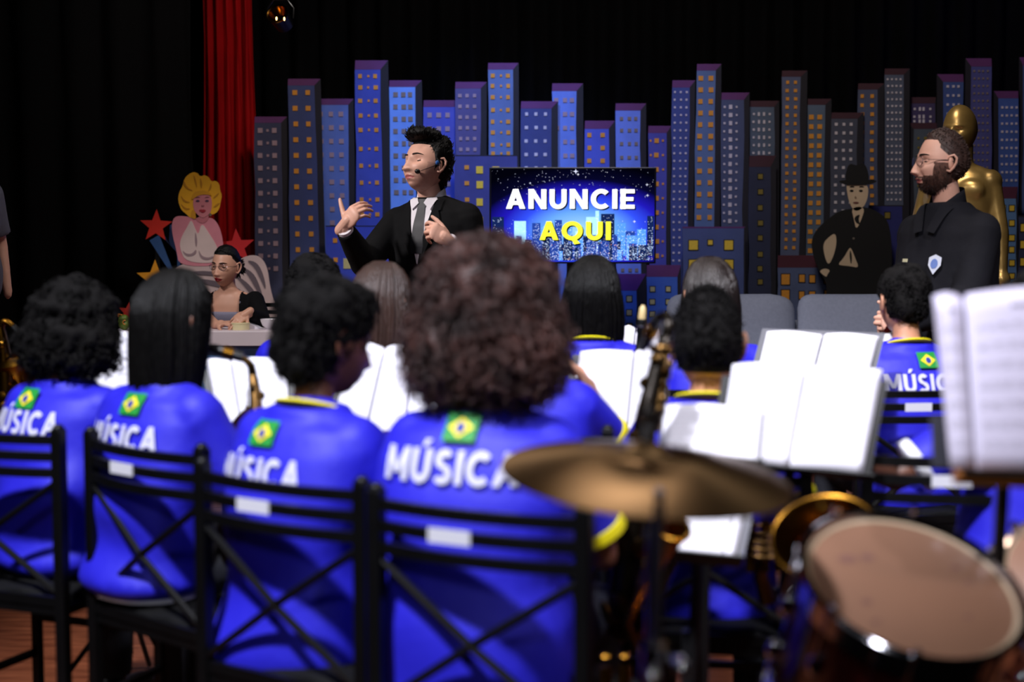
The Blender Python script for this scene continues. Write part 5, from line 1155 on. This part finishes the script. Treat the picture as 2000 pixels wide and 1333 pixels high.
chairs = [(-.063, 2.50, 27, 'black metal chair behind the musician with the big afro hair'),
          (-.46, 2.78, 33, 'black metal chair behind the musician with short black curls and yellow collar'),
          (-.84, 3.22, 40, 'black metal chair behind the musician with long straight black hair'),
          (-1.285, 3.47, 22, 'black metal chair behind the musician with the dark curly bob'),
          (1.285, 4.40, -6, 'black metal chair behind the boy with the yellow collar beside the guest'),
          (.99, 3.08, 5, 'black metal chair half hidden by the near sheet music'),
          (.43, 3.08, 8, 'black metal chair of the cropped-haired boy behind the cymbal stand'),
          (.25, 4.30, 5, 'black metal chair of the glossy-haired musician under the screen'),
          (.67, 4.42, -5, 'black metal chair of the musician in front of the sofa'),
          (-.74, 4.60, 15, 'black metal chair of the short-haired musician beside the desk'),
          (-.50, 4.00, 25, 'black metal chair of the musician below the presenter'),
          (.02, 3.40, 5, 'black metal chair of the musician hidden behind the afro hair')]
for i, (x, y, a, lb) in enumerate(chairs):
    c = chair0 if i == 0 else copy_tree(chair0); c.location = (x, y, 0); c.rotation_euler = (0, 0, -R(a)); c['label'] = lb
dc = copy_tree(chair0); dc.location = P(477, 600, 8.62) * Vector((1, 1, 0)); dc.rotation_euler = (0, 0, R(180 - 6)); dc.scale = (1.12, 1, 1.07); dc['label'] = 'black chair behind the woman seated at the desk'; dc['group'] = 'stage furniture'

# ---- sheet music
def score_mat(name, rgb=(244, 242, 252), ink_=.35, sc=1.):
    m = bpy.data.materials.new(name); m.use_nodes = True; nt = m.node_tree; n = nt.nodes; L = nt.links; b = n['Principled BSDF']; b.inputs['Roughness'].default_value = .6
    tc = n.new('ShaderNodeTexCoord'); sp = n.new('ShaderNodeSeparateXYZ'); L.new(tc.outputs['UV'], sp.inputs[0])
    def M(op, a, b_=None, c=None):
        q = n.new('ShaderNodeMath'); q.operation = op
        for i, v in enumerate((a, b_, c)):
            if v is None: continue
            if isinstance(v, (int, float)): q.inputs[i].default_value = v
            else: L.new(v, q.inputs[i])
        return q.outputs[0]
    v = sp.outputs['Y']; u = sp.outputs['X']
    fr = M('FRACT', M('MULTIPLY', v, 9.0 * sc)); band = M('LESS_THAN', fr, .42)          # staff systems
    ln = M('LESS_THAN', M('FRACT', M('MULTIPLY', fr, 12.0)), .16)                      # staff lines
    nz = n.new('ShaderNodeTexNoise'); nz.inputs['Scale'].default_value = 38; mp = n.new('ShaderNodeMapping'); mp.inputs['Scale'].default_value = (1, 1.6, 1); L.new(tc.outputs['UV'], mp.inputs[0]); L.new(mp.outputs[0], nz.inputs[0])
    notes = M('GREATER_THAN', nz.outputs[0], .60)
    mg = M('MULTIPLY', M('MULTIPLY', M('GREATER_THAN', u, .08), M('LESS_THAN', u, .93)), M('MULTIPLY', M('GREATER_THAN', v, .06), M('LESS_THAN', v, .86)))
    a_ = M('MULTIPLY', M('MULTIPLY', band, M('MAXIMUM', ln, notes)), mg)
    title = M('MULTIPLY', M('MULTIPLY', M('GREATER_THAN', v, .90), M('LESS_THAN', v, .925)), M('MULTIPLY', M('GREATER_THAN', u, .36), M('LESS_THAN', u, .66)))
    a_ = M('MAXIMUM', a_, M('MULTIPLY', title, .8))
    mx = n.new('ShaderNodeMix'); mx.data_type = 'RGBA'; L.new(M('MULTIPLY', a_, ink_), mx.inputs[0]); mx.inputs[6].default_value = lin(rgb) + (1,); mx.inputs[7].default_value = lin((40, 38, 46)) + (1,)
    L.new(mx.outputs[2], b.inputs['Base Color'])
    b.inputs['Subsurface Weight'].default_value = 0
    return m
score = score_mat('score_paper', ink_=.38); score_near = score_mat('score_paper_near', (226, 220, 244), .75, 1.0)
folder_gray = mat('folder_gray', (96, 96, 104), .5)
stand_black = mat('stand_black', (16, 16, 18), .45)
def page(name, TL, TR, BR, BL, m, parent, origin, curl=.008, nx=12, ny=10, th=.0012):
    """curved sheet between four real points, with its own thickness and UVs"""
    vs, fs = grid_quad([BL, BR, TR, TL], nx, ny); N = (Vector(BR) - Vector(BL)).cross(Vector(TL) - Vector(BL)).normalized(); out = []
    for j in range(ny + 1):
        for i in range(nx + 1): u, v = i / nx, j / ny; out.append(vs[j * (nx + 1) + i] + N * (curl * math.sin(PI * u) + curl * .6 * v * v * math.sin(u * 5)))
    o_ = Vector(origin); me = mesh_from(name, [Vector(x) - o_ for x in out], fs); uv = me.uv_layers.new(name='uv')
    for p in me.polygons:
        for li in p.loop_indices: k_ = me.loops[li].vertex_index; uv.data[li].uv = ((k_ % (nx + 1)) / nx, (k_ // (nx + 1)) / ny)
    o = mesh_obj(name, me, m, parent); sd = o.modifiers.new('t', 'SOLIDIFY'); sd.thickness = th; sd.offset = -1; return o
def stand(label, slabel, px, D, tilt=.07, pages=((0, 1),), desk=True, m=None, yaw_d=0., over=(.02, .02, .012), folder=False, foot=True, curl=.008, deskm=None, lip=True):
    """px: four photo corners TL TR BR BL of the open score; D metres at its lower edge; the top leans back by tilt"""
    TL, TR, BR, BL = px; d = yaw_d
    q = [P(TL[0], TL[1], D + tilt - d), P(TR[0], TR[1], D + tilt + d), P(BR[0], BR[1], D + d), P(BL[0], BL[1], D - d)]
    ctr = (q[2] + q[3]) / 2; base = Vector((ctr.x, ctr.y + .10, 0)); X = (q[2] - q[3]).normalized(); Z = ((q[0] + q[1]) / 2 - ctr).normalized(); N = X.cross(Z).normalized()
    if N.y > 0: N = -N
    s = thing('sheet_music', ctr, slabel, 'sheet music', 'scores on the music stands')
    for i, (u0, u1) in enumerate(pages):
        L_ = lambda a, b, u: a * (1 - u) + b * u
        page('page', L_(q[0], q[1], u0), L_(q[0], q[1], u1), L_(q[3], q[2], u1), L_(q[3], q[2], u0), m or score, s, ctr, curl)
        dd = N * -.004 + Z * .006 + X * (.004 if i else -.004)
        page('page', L_(q[0], q[1], u0) + dd, L_(q[0], q[1], u1) + dd, L_(q[3], q[2], u1) + dd * .3, L_(q[3], q[2], u0) + dd * .3, m or score, s, ctr, curl)
    if not desk: return s
    t = thing('music_stand', base, label, 'music stand', 'black music stands')
    W = (q[2] - q[3]).length; H = ((q[0] + q[1]) / 2 - ctr).length; ex, ez, _ = over
    off = -N * .012
    c = [q[3] - X * ex - Z * .01 + off, q[2] + X * ex - Z * .01 + off, q[1] + X * ex + Z * (-.02 if not folder else ez) + off, q[0] - X * ex + Z * (-.02 if not folder else ez) + off]
    mb = MB(); mb.prism(c, .004, -N); obj('desk_plate', mb, deskm or (folder_gray if folder else stand_black), t, smooth=False, origin=base)
    if lip: mb = MB(); e0, e1 = q[3] - X * ex - Z * .012, q[2] + X * ex - Z * .012; mb.prism([e0 + off, e1 + off, e1 + N * .03, e0 + N * .03], .004, Z); obj('lip', mb, stand_black, t, smooth=False, origin=base)
    hub = ctr + Z * H * .25 - N * .04
    mb = MB(); mb.tube([(base.x, base.y, .30), hub], .011, 10); mb.ell(hub, .018, None, 10, 8); obj('pole', mb, stand_black, t, origin=base)
    mb = MB(); mb.tube([(base.x, base.y, .12), (base.x, base.y, .58)], .015, 10); obj('sleeve', mb, stand_black, t, origin=base)
    for k_ in range(3): a = R(90 + 120 * k_); mb = MB(); mb.tube([(base.x, base.y, .30), (base.x + .24 * math.cos(a), base.y + .24 * math.sin(a), .012)], .008, 8); obj('leg', mb, stand_black, t, origin=base)
    return s
stand('music stand ahead of the musician with the dark curly bob', 'white score between the curly bob and the long straight hair', ((208, 648), (292, 662), (262, 782), (180, 748)), 4.05, .05)
stand('music stand behind the saxophone neck', 'white score seen behind the saxophone neck', ((412, 690), (470, 688), (566, 706), (556, 822)), 3.95, .05, pages=((0, 1),)) if False else None
stand('music stand behind the saxophone neck', 'white score open behind the brass saxophone neck', ((404, 706), (556, 702), (566, 830), (430, 838)), 4.0, .08, pages=((0, .30), (.31, 1)))
stand('music stand facing the musician with short black curls', 'widest white score between the short curls and the afro hair', ((700, 676), (872, 690), (880, 905), (630, 872)), 3.65, .12, pages=((0, .30), (.31, .62), (.63, 1)), curl=.014)
stand('music stand in the far row beside the glossy-haired musician, grey folder', 'white score right of the afro hair in the far row', ((1040, 640), (1142, 640), (1104, 745), (1050, 745)), 4.6, .05, folder=True)
stand('music stand in front of the outstretched hand', 'tilted white score above the cymbal with a hand beside it', ((1136, 690), (1292, 686), (1284, 856), (1106, 840)), 3.98, .10, pages=((0, .66), (.67, 1)), folder=True, over=(.022, -.004, 0))
stand('far music stand behind the clarinet', 'small white score behind the upright clarinet', ((1222, 640), (1286, 642), (1290, 706), (1210, 708)), 4.9, .05, pages=((0, .3), (.32, 1)))
stand('nearest low music stand behind the cymbal rim, grey folder edge', 'blank-looking white score just above the cymbal rim', ((1300, 796), (1492, 802), (1482, 905), (1294, 885)), 2.85, .07, folder=True, over=(.006, .002, 0))
stand('music stand holding the two-page score in front of the sofa', 'large two-page score with staff lines in front of the sofa', ((1434, 716), (1722, 724), (1684, 925), (1402, 900)), 3.02, .10, pages=((0, .49), (.495, 1)), curl=.010)
stand('music stand just behind the two-page score', 'white score in plastic sleeves right below the grey sofa', ((1500, 650), (1716, 658), (1694, 742), (1478, 735)), 4.35, .07, pages=((0, .5), (.51, 1)), folder=True)
stand('far music stand below the guest hand', 'small white score below the bearded man hand', ((1712, 657), (1786, 657), (1782, 712), (1700, 712)), 4.75, .05)
stand('low music stand under the cymbal with brass bell in front', 'low white score under the cymbal', ((1336, 988), (1456, 984), (1432, 1092), (1288, 1078)), 2.68, .08, folder=True, over=(.020, .0, 0), pages=((0, .86), (.87, 1)), curl=.006)
stand('nearest music stand at the picture edge, dark plate showing', 'nearest blurred score at the picture edge', ((1828, 584), (2120, 560), (2110, 925), (1858, 915)), 2.15, .10, pages=((0, .18), (.19, 1)), m=score_near, over=(-.01, 0, 0), folder=False, deskm=mat('plate_gray', (62, 62, 72), .5))
# dark plate corner showing beside the nearest score
for o in [q for q in bpy.data.objects if q.name.startswith('music_stand') and q.get('label', '').startswith('nearest music stand')]:
    b0 = o.location; p = [P(1818, 812, 2.19), P(1862, 812, 2.19), P(1872, 916, 2.17), P(1822, 912, 2.17)]; mb = MB(); mb.prism(p, .004); obj('plate_corner', mb, MATS['plate_gray'], o, smooth=False, origin=b0)
    mb = MB(); mb.tube([P(1864, 932, 2.14), P(2100, 946, 2.14)], .011, 10); obj('warm_edge_rail', mb, mat('rail_wood', (160, 96, 36), .4), o, origin=b0)

# ---- wind instruments
def sax(label, pts, radii, m, D0=None, bell=None, neck=None, keys=24, seed=1, keym=None, mouth=True):
    """pts: body path (world), neck: path from the body top to the mouthpiece"""
    b0 = Vector(pts[-1]); t = thing('saxophone', b0, label, 'saxophone')
    n = 26; V_ = [Vector(p) for p in pts]
    def cr(pp, u):
        k_ = u * (len(pp) - 1); i = min(int(k_), len(pp) - 2); f = k_ - i; a, b, c, d = pp[max(i - 1, 0)], pp[i], pp[i + 1], pp[min(i + 2, len(pp) - 1)]
        return .5 * ((2 * b) + (c - a) * f + (2 * a - 5 * b + 4 * c - d) * f * f + (3 * b - a - 3 * c + d) * f ** 3)
    path = [cr(V_, i / n) for i in range(n + 1)]; rs = [np.interp(i / n, np.linspace(0, 1, len(radii)), radii) for i in range(n + 1)]
    mb = MB(); mb.tube(path, [float(r) for r in rs], 20); obj('body_tube', mb, m, t, origin=b0)
    if bell:
        mb = MB(); r = bell; e = path[-1]; d = (path[-1] - path[-2]).normalized(); M_ = Matrix.Translation(e) @ d.to_track_quat('Z', 'Y').to_matrix().to_4x4(); r0 = float(rs[-1])
        mb.lathe([(r0, -.01), (r0 * 1.25, .03), (r0 * 1.7, .06), (r, .085), (r * 1.01, .088), (r * .97, .087), (r0 * 1.6, .058), (r0 * 1.1, .02), (r0 * .8, -.03)], 32, M_, cap=False); obj('bell', mb, m, t, origin=b0)
    if neck:
        nk = [Vector(p) for p in neck]; pp = [cr(nk, i / 10) for i in range(11)]; mb = MB(); mb.tube(pp, [float(radii[0]) * (1 - .035 * i) for i in range(11)], 14); obj('neck', mb, m, t, origin=b0)
        if mouth: e = pp[-1]; d = (pp[-1] - pp[-2]).normalized(); mb = MB(); mb.tube([e - d * .03, e + d * .01, e + d * .05, e + d * .075], [.0125, .0135, .011, .003], 14); obj('mouthpiece', mb, plastic_black, t, origin=b0); mb = MB(); mb.tube([e - d * .005, e + d * .02], .0155, 14); obj('ligature', mb, brass, t, origin=b0)
    rg = random.Random(seed)
    for i in range(keys):
        k_ = int(rg.uniform(.08, .82) * n); c = path[k_]; d = (path[min(k_ + 1, n)] - path[k_ - 1]).normalized(); r = float(rs[k_]); a = rg.uniform(-1.3, 1.3) - PI / 2
        side = Vector((math.cos(a), math.sin(a), 0)); side = (side - d * side.dot(d)).normalized(); M_ = Matrix.Translation(c + side * (r + .003)) @ side.to_track_quat('Z', 'Y').to_matrix().to_4x4()
        R_ = r * rg.uniform(.5, .8); mb = MB(); mb.lathe([(.001, .0), (R_, .0), (R_, .005), (R_ * .6, .008), (.001, .009)], 16, M_, cap=False); obj('key', mb, keym or m, t, origin=b0)
    for a in (-.9, .5):
        side = Vector((math.cos(a - PI / 2), math.sin(a - PI / 2), 0)); mb = MB(); mb.tube([p + side * (float(r_) + .007) for p, r_ in zip(path[2:20], rs[2:20])], .0022, 6); obj('key_rod', mb, keym or m, t, origin=b0)
    return t
sax('brass alto saxophone held by the musician with long straight hair',
    [P(494, 735, 3.50), P(500, 790, 3.47), P(498, 860, 3.44), P(480, 960, 3.42), P(455, 1050, 3.42), P(462, 1100, 3.45), P(500, 1090, 3.5), P(520, 1020, 3.5)], [.011, .016, .022, .028, .034, .036, .036, .042], old_brass,
    bell=.062, neck=[P(494, 738, 3.50), P(490, 715, 3.50), P(474, 700, 3.50), P(452, 692, 3.50)], keys=22, seed=2)
sax('dark tall keyed wind instrument standing in front of the cropped-haired boy',
    [P(1300, 660, 2.86), P(1290, 700, 2.84), P(1276, 760, 2.82), P(1262, 820, 2.80), P(1250, 900, 2.80), P(1236, 1020, 2.8), P(1222, 1120, 2.8), P(1218, 1190, 2.82), P(1235, 1210, 2.86), P(1262, 1150, 2.9), P(1300, 1060, 2.92)], [.013, .017, .021, .024, .025, .027, .03, .034, .036, .04, .045], mat('dark_lacquer', (30, 24, 18), .25, metal=.7),
    bell=.062, neck=[P(1300, 664, 2.86), P(1306, 640, 2.86), P(1302, 618, 2.88), P(1286, 622, 2.9), P(1276, 640, 2.92)], keys=34, seed=5, keym=old_brass)
sax('alto saxophone glinting at the hip of the musician with the afro hair',
    [P(800, 1020, 2.98), P(798, 1060, 2.97), P(800, 1110, 2.96), P(806, 1170, 2.95), P(826, 1200, 2.98), P(842, 1170, 3.02)], [.014, .02, .026, .032, .034, .04], brass, bell=.06, keys=14, seed=6)
sax('saxophone in the dark at the edge of the stage',
    [P(0, 640, 4.6), P(8, 690, 4.6), P(12, 750, 4.6), P(14, 830, 4.6), P(30, 860, 4.6), P(48, 800, 4.65), P(40, 745, 4.65)], [.013, .02, .028, .034, .036, .04, .05], brass, bell=.065, neck=[P(0, 642, 4.6), P(6, 628, 4.6), P(20, 634, 4.6), P(36, 652, 4.6)], keys=16, seed=8)
def clarinet():
    a = P(1245, 735, 4.25); b = P(1256, 596, 4.25); d = (b - a).normalized(); L_ = (b - a).length; t = thing('clarinet', a, 'black clarinet standing upright with a beige mouthpiece cap', 'clarinet')
    M_ = d.to_track_quat('Z', 'Y').to_matrix().to_4x4()
    mb = MB(); mb.lathe([(.016, -.32), (.0135, -.25), (.0125, -.05), (.0125, .06), (.0145, .065), (.0145, .08), (.0125, .085), (.0120, L_ * .60), (.0155, L_ * .62), (.0150, L_ * .78), (.011, L_ * .80)], 20, M_); obj('body', mb, plastic_black, t)
    for z in (-.05, .072, L_ * .70): mb = MB(); mb.lathe([(.0150, z - .004), (.0165, z - .003), (.0165, z + .003), (.0150, z + .004)], 20, M_, cap=False); obj('ring', mb, steel, t)
    mb = MB(); mb.lathe([(.0115, L_ * .80), (.0125, L_ * .82), (.0100, L_ * .96), (.0040, L_)], 16, M_); obj('cap', mb, mat('beige_cap', (222, 196, 140), .4), t)
    for i in range(9): z = -.2 + i * .037; mb = MB(); mb.ell(M_ @ Vector((.004 * (i % 3 - 1), -.0155, z)), (.006, .003, .007), None, 10, 6); obj('key', mb, steel, t)
    for s in (-1, 1): mb = MB(); mb.tube([M_ @ Vector((s * .012, -.012, -.18)), M_ @ Vector((s * .012, -.012, L_ * .6))], .0015, 6); obj('key_rod', mb, steel, t)
    mb = MB(); mb.tube([(0, 0, -a.z + .01), M_ @ Vector((0, 0, -.30))], [.012, .009], 10); obj('peg', mb, stand_black, t)
    for k_ in range(3): q = R(30 + 120 * k_); mb = MB(); mb.tube([(0, 0, -a.z + .16), (.13 * math.cos(q), .13 * math.sin(q), -a.z + .01)], .006, 8); obj('peg_leg', mb, stand_black, t)
clarinet()
def horn_bell(label, c, r, aim, D, name='horn', m=brass, depth=.30):
    b0 = P(c[0], c[1], D); t = thing(name, b0, label, name.replace('_', ' ')); q = Vector(aim).normalized().to_track_quat('Z', 'Y').to_matrix().to_4x4()
    pr = [(r * 1.0, 0), (r * 1.02, -.004), (r * 1.0, -.008), (r * .84, -.03), (r * .62, -.08), (r * .42, -.16), (r * .25, -depth)]; inner = [(x * .96, z + .003) for x, z in reversed(pr[2:])]
    mb = MB(); mb.lathe([(x, z) for x, z in reversed(pr)] + [(r * .985, .002)] + [(x * .97, z + .003) for x, z in pr[3:]], 56, q, cap=False); obj('bell', mb, m, t)
    mb = MB(); mb.tube([q @ Vector((r * 1.005 * math.cos(a), r * 1.005 * math.sin(a), 0)) for a in [2 * PI * i / 56 for i in range(56)]], .0045, 8, closed=True); obj('bell_rim', mb, brass, t)
    e = q @ Vector((0, 0, -depth)); mb = MB(); zb = -b0.z
    mb.tube([e, e + (q @ Vector((0, 0, -.10))), e + Vector((.02, .06, -.22)), e + Vector((-.02, .03, -.34)), e + Vector((-.10, .0, -.30)), e + Vector((-.10, .0, -.12))], [r * .25, r * .22, r * .2, r * .17, r * .14, r * .12], 16); obj('tubing', mb, m, t)
    for i in range(3): mb = MB(); p = e + Vector((-.04 - .035 * i, -.04, -.30)); mb.tube([p, p + Vector((0, 0, .16))], .013, 12); mb.ell(p + Vector((0, 0, .18)), (.011, .011, .005), None, 10, 6); obj('valve', mb, m, t)
    return t
horn_bell('big brass horn bell with dark mouth behind the drum', (1612, 1048), .100, (-.30, -.60, .85), 2.62, depth=.24, m=mat('bright_brass', (112, 76, 28), .22, metal=1))
horn_bell('small brass bell glinting in front of the low score', (1312, 1030), .034, (.25, -.5, .8), 2.55, name='trumpet', depth=.16)
def trumpet_stack():
    c = P(1494, 1062, 2.95); t = thing('brass_instrument', c, 'coiled brass tubing with bright glints beside the horn bell', 'brass instrument')
    for z, r in ((.028, .038), (.012, .040), (-.004, .038), (-.02, .034)):
        mb = MB(); mb.tube([(r * math.cos(a), r * .8 * math.sin(a), z + .004 * math.sin(a)) for a in [2 * PI * i / 32 for i in range(32)]], .0058, 10, closed=True); obj('tube_coil', mb, old_brass, t)
    for x in (-.03, 0, .03): mb = MB(); mb.tube([(x, 0, -.06), (x, 0, .05)], .011, 12); obj('valve', mb, brass, t)
    mb = MB(); mb.tube([(0, .02, -.03), (.0, .05, -.08), (.02, .07, -.14)], [.012, .016, .02], 14); obj('tail_tube', mb, old_brass, t)
trumpet_stack()

# ---- drum kit
cymbal_bronze = mat('cymbal_bronze', (192, 150, 102), .28, metal=1., var=.10, vs=5, aniso=.75)
def cymbal_on_stand():
    D = 2.08; c = P(1263, 905, D); base = Vector((c.x + .01, c.y, 0)); t = thing('cymbal', c, 'bronze cymbal tilted on its stand in front of the band', 'cymbal')
    Rm = (Matrix.Rotation(R(4.2), 4, 'Y') @ Matrix.Rotation(R(5.5), 4, 'X'))
    r = .215; prof = [(.006, .034), (.012, .033), (.022, .028), (.032, .019), (.040, .013), (.07, .010)] + [(.07 + (r - .07) * i / 12, .010 - .030 * (i / 12) ** 1.25) for i in range(1, 13)]
    full = prof + [(r * 1.0, prof[-1][1] - .0012)] + [(x, z - .0016) for x, z in reversed(prof)]
    mb = MB(); mb.lathe(full, 96, None, cap=False); o = obj('plate', mb, cymbal_bronze, t); o.rotation_euler = Rm.to_euler()
    mb = MB(); mb.lathe([(.011, .030), (.012, .055), (.006, .058)], 18, Rm); obj('felt', mb, mat('felt', (24, 24, 26), .9), t)
    mb = MB(); mb.lathe([(.008, .052), (.0085, .080), (.003, .084)], 16, Rm); mb.box(Rm @ Vector((0, 0, .070)), (.034, .006, .012), Rm.to_3x3()); obj('wing_nut', mb, plastic_black, t)
    s = thing('cymbal_stand', base, 'chrome cymbal stand with boom joint below the bronze cymbal', 'stand')
    top = c + (Rm @ Vector((0, 0, .05))); mb = MB(); mb.tube([top, c - (Rm @ Vector((0, 0, .05))), (base.x, base.y, c.z - .10)], [.0035, .0045, .008], 10); obj('tilter', mb, chrome, s, origin=base)
    mb = MB(); mb.tube([(base.x, base.y, c.z - .10), (base.x, base.y, .62)], .0095, 14); obj('upper_tube', mb, chrome, s, origin=base)
    mb = MB(); mb.tube([(base.x, base.y, .66), (base.x, base.y, .16)], .0125, 14); obj('lower_tube', mb, chrome, s, origin=base)
    mb = MB(); mb.tube([(base.x, base.y, .635), (base.x, base.y, .675)], .018, 14); mb.tube([(base.x, base.y, .655), (base.x + .04, base.y - .03, .655)], .007, 10); obj('collar_clamp', mb, chrome, s, origin=base)
    for k_ in range(3): a = R(80 + 120 * k_); mb = MB(); mb.tube([(base.x, base.y, .36), (base.x + .28 * math.cos(a), base.y + .28 * math.sin(a), .014)], .008, 8); mb.tube([(base.x, base.y, .17), (base.x + .15 * math.cos(a), base.y + .15 * math.sin(a), .17)], .005, 8); obj('leg', mb, chrome, s, origin=base)
cymbal_on_stand()
def near_rod():
    D = 1.80; a = P(1288, 965, D); b = P(1280, 1290, D); base = Vector((b.x, b.y, 0)); t = thing('hardware_stand', base, 'thin chrome hardware rod with rounded tip in front of the cymbal', 'stand')
    dull = mat('dull_steel', (150, 146, 154), .35, metal=1)
    mb = MB(); mb.ell(a, .0085, None, 12, 8); mb.tube([a, a + (b - a) * .10], [.005, .005], 10); obj('rod_tip', mb, dull, t, origin=base)
    mb = MB(); mb.tube([a + (b - a) * .06, b], .0075, 12); obj('upper_tube', mb, dull, t, origin=base)
    mb = MB(); mb.tube([b + Vector((0, 0, .01)), (base.x, base.y, .1)], .012, 14); obj('lower_tube', mb, chrome, t, origin=base)
    mb = MB(); mb.tube([b + Vector((0, 0, .02)), b - Vector((0, 0, .025))], .018, 16); obj('clamp', mb, chrome, t, origin=base)
    for dx, dz in ((-.006, -.012), (.030, .0)): mb = MB(); mb.tube([b + Vector((dx, 0, dz)), b + Vector((dx, -.03, dz))], .0065, 10); mb.ell(b + Vector((dx, -.034, dz)), .010, None, 12, 8); obj('clamp_knob', mb, chrome, t, origin=base)
    for k_ in range(3): q = R(30 + 120 * k_); mb = MB(); mb.tube([(base.x, base.y, .30), (base.x + .2 * math.cos(q), base.y + .2 * math.sin(q), .012)], .007, 8); obj('leg', mb, chrome, t, origin=base)
near_rod()
drum_skin = mat('drum_skin', (134, 97, 76), .5, var=.10, vs=3.5); shell_red = mat('shell_red', (60, 14, 12), .18, var=.3, vs=9, coat=.7); hoop_edge = mat('hoop_edge', (190, 168, 140), .4)
def drum(label, cpx, D, r, nrm, depth=.26, lugs=8, spin=0., marks=True):
    c = P(cpx[0], cpx[1], D); n_ = Vector(nrm).normalized(); M_ = n_.to_track_quat('Z', 'Y').to_matrix().to_4x4(); t = thing('drum', c, label, 'drum')
    mb = MB(); mb.lathe([(.001, .0), (r * .93, .0), (r * .985, -.004), (r * .985, -.012)], 64, M_, cap=False); obj('head', mb, drum_skin, t)
    mb = MB(); mb.lathe([(r * .955, -.002), (r * .985, .012), (r * 1.03, .014), (r * 1.055, .010), (r * 1.055, -.026), (r * 1.03, -.028), (r * 1.0, -.01)], 64, M_, cap=False); obj('hoop', mb, chrome, t)
    mb = MB(); mb.lathe([(r * .93, .001), (r * .96, .0035), (r * .985, .001)], 64, M_, cap=False); obj('head_collar', mb, hoop_edge, t)
    mb = MB(); mb.lathe([(r * .975, -.01), (r * .99, -.03), (r * .99, -depth + .02), (r * .975, -depth)], 64, M_); obj('shell', mb, shell_red, t)
    mb = MB(); mb.lathe([(r * 1.0, -depth + .03), (r * 1.05, -depth + .02), (r * 1.05, -depth - .012), (r * .99, -depth - .014)], 64, M_, cap=False); obj('hoop', mb, chrome, t)
    for i in range(lugs):
        a = spin + 2 * PI * i / lugs; X = math.cos(a); Y = math.sin(a)
        mb = MB(); mb.tube([M_ @ Vector((r * 1.055 * X, r * 1.055 * Y, .022)), M_ @ Vector((r * 1.06 * X, r * 1.06 * Y, -.09))], .0032, 8); mb.tube([M_ @ Vector((r * 1.055 * X, r * 1.055 * Y, .014)), M_ @ Vector((r * 1.055 * X, r * 1.055 * Y, .026))], .0062, 8); obj('tension_rod', mb, chrome, t)
        mb = MB(); mb.ell(M_ @ Vector((r * 1.03 * X, r * 1.03 * Y, -.095)), (.012, .012, .022), M_.to_3x3(), 12, 8); obj('lug', mb, chrome, t); mb = MB(); mb.ell(M_ @ Vector((r * 1.03 * X, r * 1.03 * Y, -depth + .07)), (.012, .012, .02), M_.to_3x3(), 12, 8); obj('lug', mb, chrome, t)
    if marks:
        dm = mat('stick_marks', (120, 84, 74), .6)
        for a, q, w_ in ((2.35, .62, .018), (2.05, .5, .014), (3.4, .55, .010), (3.75, .7, .008), (.35, .62, .009), (.0, .6, .007), (-.9, .55, .007)):
            mb = MB(); mb.lathe([(.0001, .0004), (w_ * .7, .0004)], 14, M_ @ Matrix.Translation((r * q * math.cos(a), r * q * math.sin(a), .0004)) @ Matrix.Diagonal((1.3, .8, 1, 1)), cap=False); obj('stick_mark', mb, dm, t)
    # support to the floor
    e = c + (M_.to_3x3() @ Vector((0, 0, -depth - .01))); lo = -c.z
    mb = MB(); ee = M_ @ Vector((0, 0, -depth)); mb.tube([ee, (ee.x, ee.y, ee.z - .05), (ee.x, ee.y, lo + .2)], .012, 12); obj('mount_tube', mb, chrome, t)
    for k_ in range(3): q = R(20 + 120 * k_); mb = MB(); mb.tube([(ee.x, ee.y, lo + .28), (ee.x + .22 * math.cos(q), ee.y + .22 * math.sin(q), lo + .012)], .008, 8); obj('mount_leg', mb, chrome, t)
    return t
drum('dark red drum with worn cream head and chrome hoop, nearest the picture corner', (1780, 1148), 2.15, .168, (.131, -.443, .886), spin=.3)
drum('second drum cut off by the picture edge', (2105, 1120), 2.35, .12, (-.15, -.62, .76), spin=.1, marks=False)
